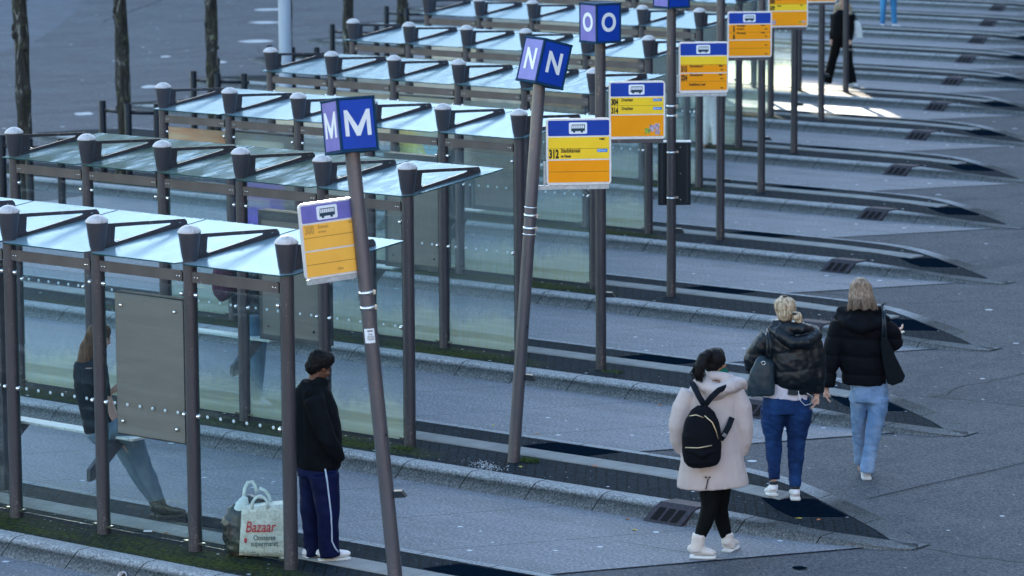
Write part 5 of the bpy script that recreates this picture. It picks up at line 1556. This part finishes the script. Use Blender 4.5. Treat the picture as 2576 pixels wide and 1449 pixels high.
# ---- 6. person with maroon backpack behind the glass --------------------------------------
def plain_person(F, B, hc, skin, hairm, top, topm, legs, legm, shoes, shoem, hairballs=None, width=.17, arms=True, hands=()):
    """top: list of (u,v,y,r) torso; legs: list of two limb paths; body is continuous under the clothes"""
    sh0, sh1 = top[1], top[-1]
    mid = F.p(*sh0[:3]); pel = F.p(*sh1[:3])
    rt = B @ V((1, 0, 0)); rt.z = 0; rt.normalize()
    shL, shR = mid - rt * width, mid + rt * width
    dn_ = V((0, 0, -.27))
    elL, elR = shL + dn_ - rt * .03, shR + dn_ + rt * .03
    fw = B @ V((0, 1, 0)); fw.z = 0; fw.normalize()
    wL_, wR_ = elL + V((0, 0, -.22)) + fw * .08, elR + V((0, 0, -.22)) + fw * .08
    L = [[F.p(*q_[:3]) for q_ in lg] for lg in legs]
    hl = [(w_, (0, 0, -1), (-rt * sg), .95, .5, sg) for w_, sg in ((wL_, -1), (wR_, 1))] if arms else []
    sk = body_mesh(F, skin, hc, B, F.p(*top[0][:3]), shL, elL, wL_, shR, elR, wR_, L[0][0], L[0][len(L[0]) // 2], L[0][-1], L[1][0], L[1][len(L[1]) // 2], L[1][-1], hands=[(a_, b_, c_, d_, e_, f_) for a_, b_, c_, d_, e_, f_ in hl], s=.95)
    mb = MB()
    for q_ in (hairballs or [(0, -.03, .02, .094, 0), (0, .015, .055, .07, 0), (0, -.045, -.03, .075, 0)]): mb.ball(hc + B @ V(q_[:3]), q_[3], 12)
    F.part('hair', mb, hairm, .010, 2, lambda c: .006 * noise.noise(c * 30), sk)
    mb = MB()
    tube_px(F, mb, top, (1, .8))
    for a_, b_, c_ in ((shL, elL, wL_), (shR, elR, wR_)): mb.tube([a_, a_.lerp(b_, .5), b_, c_], [.075, .068, .058, .045], 12)
    F.part('jacket', mb, topm, .012, 3, folds(.010, 7, 5, 3))
    mb = MB()
    a_, b_ = L[0][0], L[1][0]
    mb.tube([a_, b_], .11, 12)
    for lg in legs: tube_px(F, mb, lg)
    F.part('trousers', mb, legm, .011, 3, folds(.006, 7, 7, 3))
    for h_, t_ in shoes:
        mb = MB()
        h0, t0 = F.p(*h_), F.p(*t_); h0.z = t0.z = .01
        add_shoe(mb, h0, t0, .08, .048)
        F.part('shoe', mb, shoem, .009, 2)
    return sk
F = Fig(646, 1024, 256, 0, 'person in dark jacket and jeans with maroon backpack behind the mossy shelter', k=.17)
B = basis((.80, .6, 0), -.1)
plain_person(F, B, F.p(632, 612, 0), skin_l, h_brown, [(628, 650, 0, .07), (624, 675, 0, .16), (626, 730, 0, .165), (630, 785, 0, .165)], dkj,
    [[(640, 790, .07, .10), (645, 860, .08, .085), (642, 925, .08, .064), (640, 1000, .08, .052)], [(642, 790, -.07, .10), (655, 860, -.08, .088), (652, 925, -.08, .068), (646, 1002, -.08, .055)]],
    denim('jeans_blue_faded', (.05, .12, .21), (.12, .24, .36)), [((636, 1016, .08), (672, 1008, .12)), ((640, 1026, -.08), (684, 1018, -.04))], shoe_w)
o_ = empty('backpack', F.o.location, RZ, label='round maroon backpack seen through the glass of the first shelter', cat='backpack')
mb = MB(); tube_px(F, mb, [(574, 660, -.05, .05), (570, 675, -.05, .10), (568, 705, -.05, .125), (571, 735, -.05, .115), (576, 752, -.05, .07)], (1, 1.1))
place('pack_body', remesh(mb, 'pack_body', fabric('backpack_maroon', (.10, .035, .065), .7), .010, 2, folds(.010, 9, 7, 2)), o_)
mb = MB(); mb.tube([F.p(570, 665, -.10), F.p(600, 655, -.17), F.p(622, 680, -.19), F.p(618, 735, -.17), F.p(585, 745, -.12)], .018, 8, (1, .4)); mb.build('strap', MT['black'], o_)

# ---- 7-9. far figures -----------------------------------------------------------------------
F = Fig(2110, 217, 128.5, -.15, 'walker in a long black coat and flared trousers in the sunny patch', k=.11)
B = basis((-.45, -.85, 0), 0)
plain_person(F, B, F.p(2119, 8, 0), skin_l, h_blond, [(2118, 26, 0, .09), (2118, 38, 0, .19), (2117, 62, 0, .20), (2117, 95, 0, .21)], fabric('coat_black', (.003, .004, .006), .8),
    [[(2110, 90, 0, .115), (2102, 120, .05, .10), (2094, 155, .1, .085), (2082, 207, .15, .095)], [(2124, 90, 0, .115), (2130, 120, -.03, .10), (2134, 160, -.08, .085), (2142, 209, -.1, .10)]],
    fabric('trousers_black', (.003, .004, .005), .8), [((2082, 212, .18), (2068, 212, .02)), ((2142, 216, -.1), (2154, 219, -.22))], shoe_w,
    [(0, -.03, .02, .094, 0), (0, .015, .055, .07, 0), (-.10, .0, -.10, .09, 0), (.10, .0, -.10, .09, 0), (-.13, .02, -.20, .07, 0), (.13, .02, -.20, .07, 0)])
o_ = empty('shoulder_bag', F.o.location, RZ, label='white shoulder bag carried by the walker in the long black coat', cat='bag')
mb = MB(); tube_px(F, mb, [(2151, 54, -.05, .05), (2154, 66, -.05, .085), (2157, 84, -.05, .09), (2160, 98, -.05, .075)], (1, .4))
place('bag_body', remesh(mb, 'bag_body', fabric('bag_white', (.72, .76, .76), .6), .012, 2, folds(.006, 8, 5)), o_)
mb = MB(); mb.tube([F.p(2150, 56, -.05), F.p(2146, 40, -.08), F.p(2140, 30, -.02)], .012, 6); mb.tube([F.p(2156, 58, -.05), F.p(2148, 40, -.08), F.p(2142, 30, -.02)], .012, 6); mb.build('strap', MT['black'], o_)
F = Fig(2238, 70, 105.1, -.15, 'distant person in blue jeans and white shoes standing at the top edge', k=.09)
B = basis((.5, .8, 0), 0)
plain_person(F, B, F.p(2238, -98, 0), skin_l, h_dkbl, [(2238, -82, 0, .08), (2238, -72, 0, .17), (2237, -50, 0, .17), (2236, -26, 0, .17)], fabric('jacket_grey', (.10, .11, .12), .8),
    [[(2228, -20, 0, .10), (2222, 5, 0, .08), (2221, 30, 0, .066), (2220, 60, 0, .058)], [(2244, -20, 0, .10), (2247, 5, 0, .08), (2248, 30, 0, .066), (2250, 60, 0, .060)]],
    denim('jeans_sky_blue', (.03, .16, .36), (.08, .32, .58)), [((2219, 68, .0), (2222, 70, -.22)), ((2246, 68, .0), (2266, 70, .0))], shoe_w)
F = Fig(1795, 374, 154.6, 0, 'blurred person in pale clothes behind the poles of the fifth platform', k=.12)
B = basis((.8, .5, 0), 0)
plain_person(F, B, F.p(1782, 128, 0), skin_l, h_brown, [(1784, 150, 0, .08), (1785, 165, 0, .17), (1786, 195, 0, .17), (1788, 235, 0, .17)], fabric('jacket_pale', (.50, .50, .46), .8),
    [[(1784, 240, 0, .10), (1782, 285, .02, .08), (1779, 325, .05, .066), (1772, 362, .08, .055)], [(1792, 240, 0, .10), (1796, 285, -.02, .08), (1798, 325, -.05, .066), (1801, 364, -.08, .06)]],
    fabric('trousers_pale', (.62, .66, .64), .8), [((1770, 366, .1), (1788, 368, .12)), ((1797, 374, -.08), (1820, 374, -.05))], simple('shoe_brown', (.12, .07, .05), .5))

# ------------------------------------------------------------------ bags on the ground
F = Fig(660, 1402, 313.9, 0, 'tmp')
bpy.data.objects.remove(F.o)
d = cf * 9000 + cr * (660 - 1288) - cu * (1402 - 724.5)
gp_ = CAM + d * ((0 - CAM.z) / d.z)
a = N('bag_print_cream')
n1 = a.noise(9, 6, .7, a.obj(), 1.5)
n2 = a.noise(3, 3, .6)
c = a.mix(a.ramp(n1, [(.50, 0), (.53, .8), (.56, 0)]), (.70, .72, .66), (.30, .25, .17))
c = a.mix(a.ramp(n2, [(.55, 0), (.75, .5)]), c, (.55, .62, .64))
bagm = a.done(a.pbr(c, .4, 0, .5, a.bump(n2, .3, .01)))
so_ = empty('shopping_bag', gp_, RZ + R(3), label='cream printed shopping bag reading Bazaar standing beside the end post', cat='shopping bag')
mb = MB()
pts_f = [(602, 1399), (712, 1407), (735, 1404), (733, 1272), (714, 1273), (612, 1278)]
q2 = [(F.p(u, v).x, F.p(u, v).z) for u, v in pts_f]
zb = min(b_ for a_, b_ in q2)
mb.prism([(a_, max(0.004, b_ - zb)) for a_, b_ in q2], lambda a_, b_, t: (a_ + (.03 * t / .14 if b_ > .2 else 0), t, b_), -.02, .14)
me = mb.mesh('bag_body', bagm)
bmx = bmesh.new(); bmx.from_mesh(me)
bmesh.ops.triangulate(bmx, faces=bmx.faces)
bmesh.ops.subdivide_edges(bmx, edges=bmx.edges, cuts=7, use_grid_fill=True)
for v in bmx.verts:
    v.co.y += .010 * noise.noise(V((v.co.x * 9, 0, v.co.z * 8))) + (-.012 * math.sin(min(1, v.co.z / .4) * math.pi) if v.co.y < 0 else 0)
for f in bmx.faces: f.smooth = True
bmx.to_mesh(me); bmx.free()
bb_ = place('bag_body', me, so_)
red = simple('print_red', (.55, .02, .04), .5); drk = simple('print_dark_grey', (.06, .08, .08), .5)
yf = -.046
place('lettering', text_mesh('Bazaar', .125, red, .72, .0006, .0012, .25), bb_, (F.p(618, 0).x, yf, .218))
place('lettering', text_mesh('Oosterse', .060, drk, .78, .0006, .0006), bb_, (F.p(638, 0).x, yf, .150))
place('lettering', text_mesh('supermarkt', .060, drk, .78, .0006, .0006), bb_, (F.p(632, 0).x, yf, .102))
place('lettering', text_mesh('www\nTel. 050', .022, drk, 1, .0004), bb_, (F.p(630, 0).x, yf + .010, .045))
mb = MB(); mb.ball((F.p(619, 0).x, yf, .150), .017, 10, (.8, .15, 1.3)); mb.build('pomegranate_mark', red, bb_)
hw = simple('bag_handle_white', (.66, .74, .72), .5)
def handle(o, pts, y0, r_=.0115):
    mb = MB(); mb.tube([F.p(u, v, 0) + V((0, y0, -zb)) for u, v in pts], r_, 8, (1, .4), up=(0, 1, 0)); mb.build('handle', hw, o)
handle(so_, [(637, 1284), (637, 1268), (645, 1256), (656, 1250), (666, 1254), (674, 1264), (675, 1284)], -.02)
o2 = empty('carrier_bag', gp_ + V((.0, 0, 0)), RZ, label='dark plastic carrier bag with white handles behind the Bazaar bag', cat='carrier bag')
a = N('bag_dark_print')
n1 = a.noise(5, 5, .7, a.map((1, 1, .4)))
c = a.ramp(n1, [(.50, (.018, .024, .026)), (.60, (.10, .085, .06)), (.64, (.02, .025, .028))])
dbm = a.done(a.pbr(c, .3, 0, .5))
mb = MB()
tube_px(F, mb, [(606, 1398, .10, .06), (600, 1380, .10, .10), (594, 1350, .10, .115), (592, 1320, .10, .115), (600, 1292, .10, .09), (612, 1280, .12, .07)], (1, .8))
tube_px(F, mb, [(620, 1300, .16, .10), (646, 1265, .18, .10), (650, 1252, .18, .075)], (1, .8))
for v in mb.bm.verts: v.co.z -= zb * .3
place('bag_body', remesh(mb, 'bag_body', dbm, .009, 2, folds(.012, 10, 9, 3)), o2)
mb = MB()
tube_px(F, mb, [(596, 1300, .08, .045), (602, 1282, .09, .060), (614, 1262, .10, .045), (618, 1250, .10, .02)], (1, .8))
place('bag_rim', remesh(mb, 'bag_rim', hw, .008, 2, folds(.006, 14, 9, 3)), o2)
for pts in ([(612, 1268), (616, 1240), (624, 1225), (636, 1224), (642, 1235), (646, 1252)], [(652, 1240), (666, 1246), (676, 1258), (682, 1276)]):
    handle(o2, pts, .12, .014)

# ------------------------------------------------------------------ fallen leaves and litter
lfm = [simple('leaf_orange', (.55, .16, .04), .7), simple('leaf_brown', (.35, .16, .06), .7), simple('leaf_yellow', (.50, .38, .06), .7)]
def ground(u, v, z):
    d = cf * 9000 + cr * (u - 1288) - cu * (v - 724.5)
    return CAM + d * ((z - CAM.z) / d.z)
leaf_me = []
for m3_ in lfm:
    mb = MB()
    ol = [(0, -.03), (.014, -.016), (.018, .002), (.010, .02), (0, .034), (-.010, .02), (-.018, .002), (-.014, -.016)]
    for k in range(len(ol)):
        a_, b_ = ol[k], ol[(k + 1) % len(ol)]
        mb.bm.faces.new([mb.bm.verts.new(q_) for q_ in ((0, 0, .001), (a_[0], a_[1], .004 + abs(a_[0]) * .25), (b_[0], b_[1], .004 + abs(b_[0]) * .25))])
    leaf_me.append(mb.mesh('fallen_leaf', m3_))
LV = [(1050, 1208, -.146), (1148, 1217, -.146), (1309, 1175, .002), (1498, 1267, -.146), (1578, 1307, -.146), (1596, 1334, -.146), (1497, 1173, .012), (1340, 935, -.146), (1560, 985, -.146), (1445, 955, -.146), (1352, 1093, .002), (2010, 1305, -.05), (2060, 1308, -.06), (420, 1342, .002), (1240, 1070, .002), (1660, 1020, -.146)]
for k, (u, v, z_) in enumerate(LV):
    place('fallen_leaf', leaf_me[k % 3], None, ground(u, v, z_), random.uniform(0, 6), label='small fallen leaf lying on the ground beside a kerb', cat='leaf', group='fallen leaves along the kerbs')
mb = MB(); mb.lathe([(0, 0), (.028, .0), (.036, .085), (.034, .085), (.026, .004), (0, .004)], 16)
cup = mb.build('paper_cup', simple('cup_white', (.75, .75, .80), .5), None, ground(312, 1446, -.11), .4, label='crushed white paper cup lying by the kerb at the bottom edge', cat='cup')
cup.rotation_euler = (R(84), 0, .6)
mb = MB(); mb.box((0, 0, .004), (.07, .045, .006)); mb.build('litter_scrap', simple('litter_white', (.8, .8, .84), .6), None, ground(372, 1337, .002), .7, label='white scrap of litter on the mossy paving under the shelter', cat='litter', bevel=.002)
rnd = random.Random(11)
mb = MB()
for _ in range(230):
    u_ = 1225 + rnd.gauss(0, 24); v_ = 1172 + rnd.gauss(0, 6) + (u_ - 1225) * .18
    g_ = ground(u_, v_, .003); s_ = rnd.uniform(.003, .010); th = rnd.uniform(0, 6.28)
    mb.bm.faces.new([mb.bm.verts.new(g_ + V((s_ * math.cos(th + q_), s_ * math.sin(th + q_) * 1.3, rnd.uniform(0, .001)))) for q_ in (0, 1.9, 3.9)])
mb.build('chalk_spill', simple('chalk_white', (.6, .62, .64), .8), kind='stuff', label='whitish powder spilled on the paving left of the leaning N pole', cat='spill')
# weeds at the foot of the leaning pole
def weed(u, v, n_, rad, hgt, lab, seed, z=0.0):
    rnd = random.Random(seed)
    mb = MB()
    for _ in range(n_):
        th = rnd.uniform(0, 6.28); rr_ = rad * math.sqrt(rnd.random())
        b0 = V((rr_ * math.cos(th) * 1.6, rr_ * math.sin(th), 0))
        d_ = V((rnd.uniform(-1, 1), rnd.uniform(-1, 1), 1.3)).normalized() * hgt * rnd.uniform(.4, 1)
        w_ = V((-d_.y, d_.x, 0)).normalized() * .004
        v0, v1, v2 = mb.bm.verts.new(b0 - w_), mb.bm.verts.new(b0 + w_), mb.bm.verts.new(b0 + d_)
        mb.bm.faces.new((v0, v1, v2))
    o = mb.build('weed_tuft', simple('weed_green_%d' % seed, (.05, .09, .02), .8, 0, .4, 60), None, ground(u, v, z), 0, label=lab, cat='weeds')
weed(1330, 1160, 260, .07, .05, 'green weed tuft at the foot of the leaning N pole', 1)
weed(1018, 1128, 160, .07, .03, 'green weed tuft at the end post of the mossy shelter', 2)
weed(1540, 936, 160, .09, .03, 'green weed tuft at the foot of the O pole', 3)
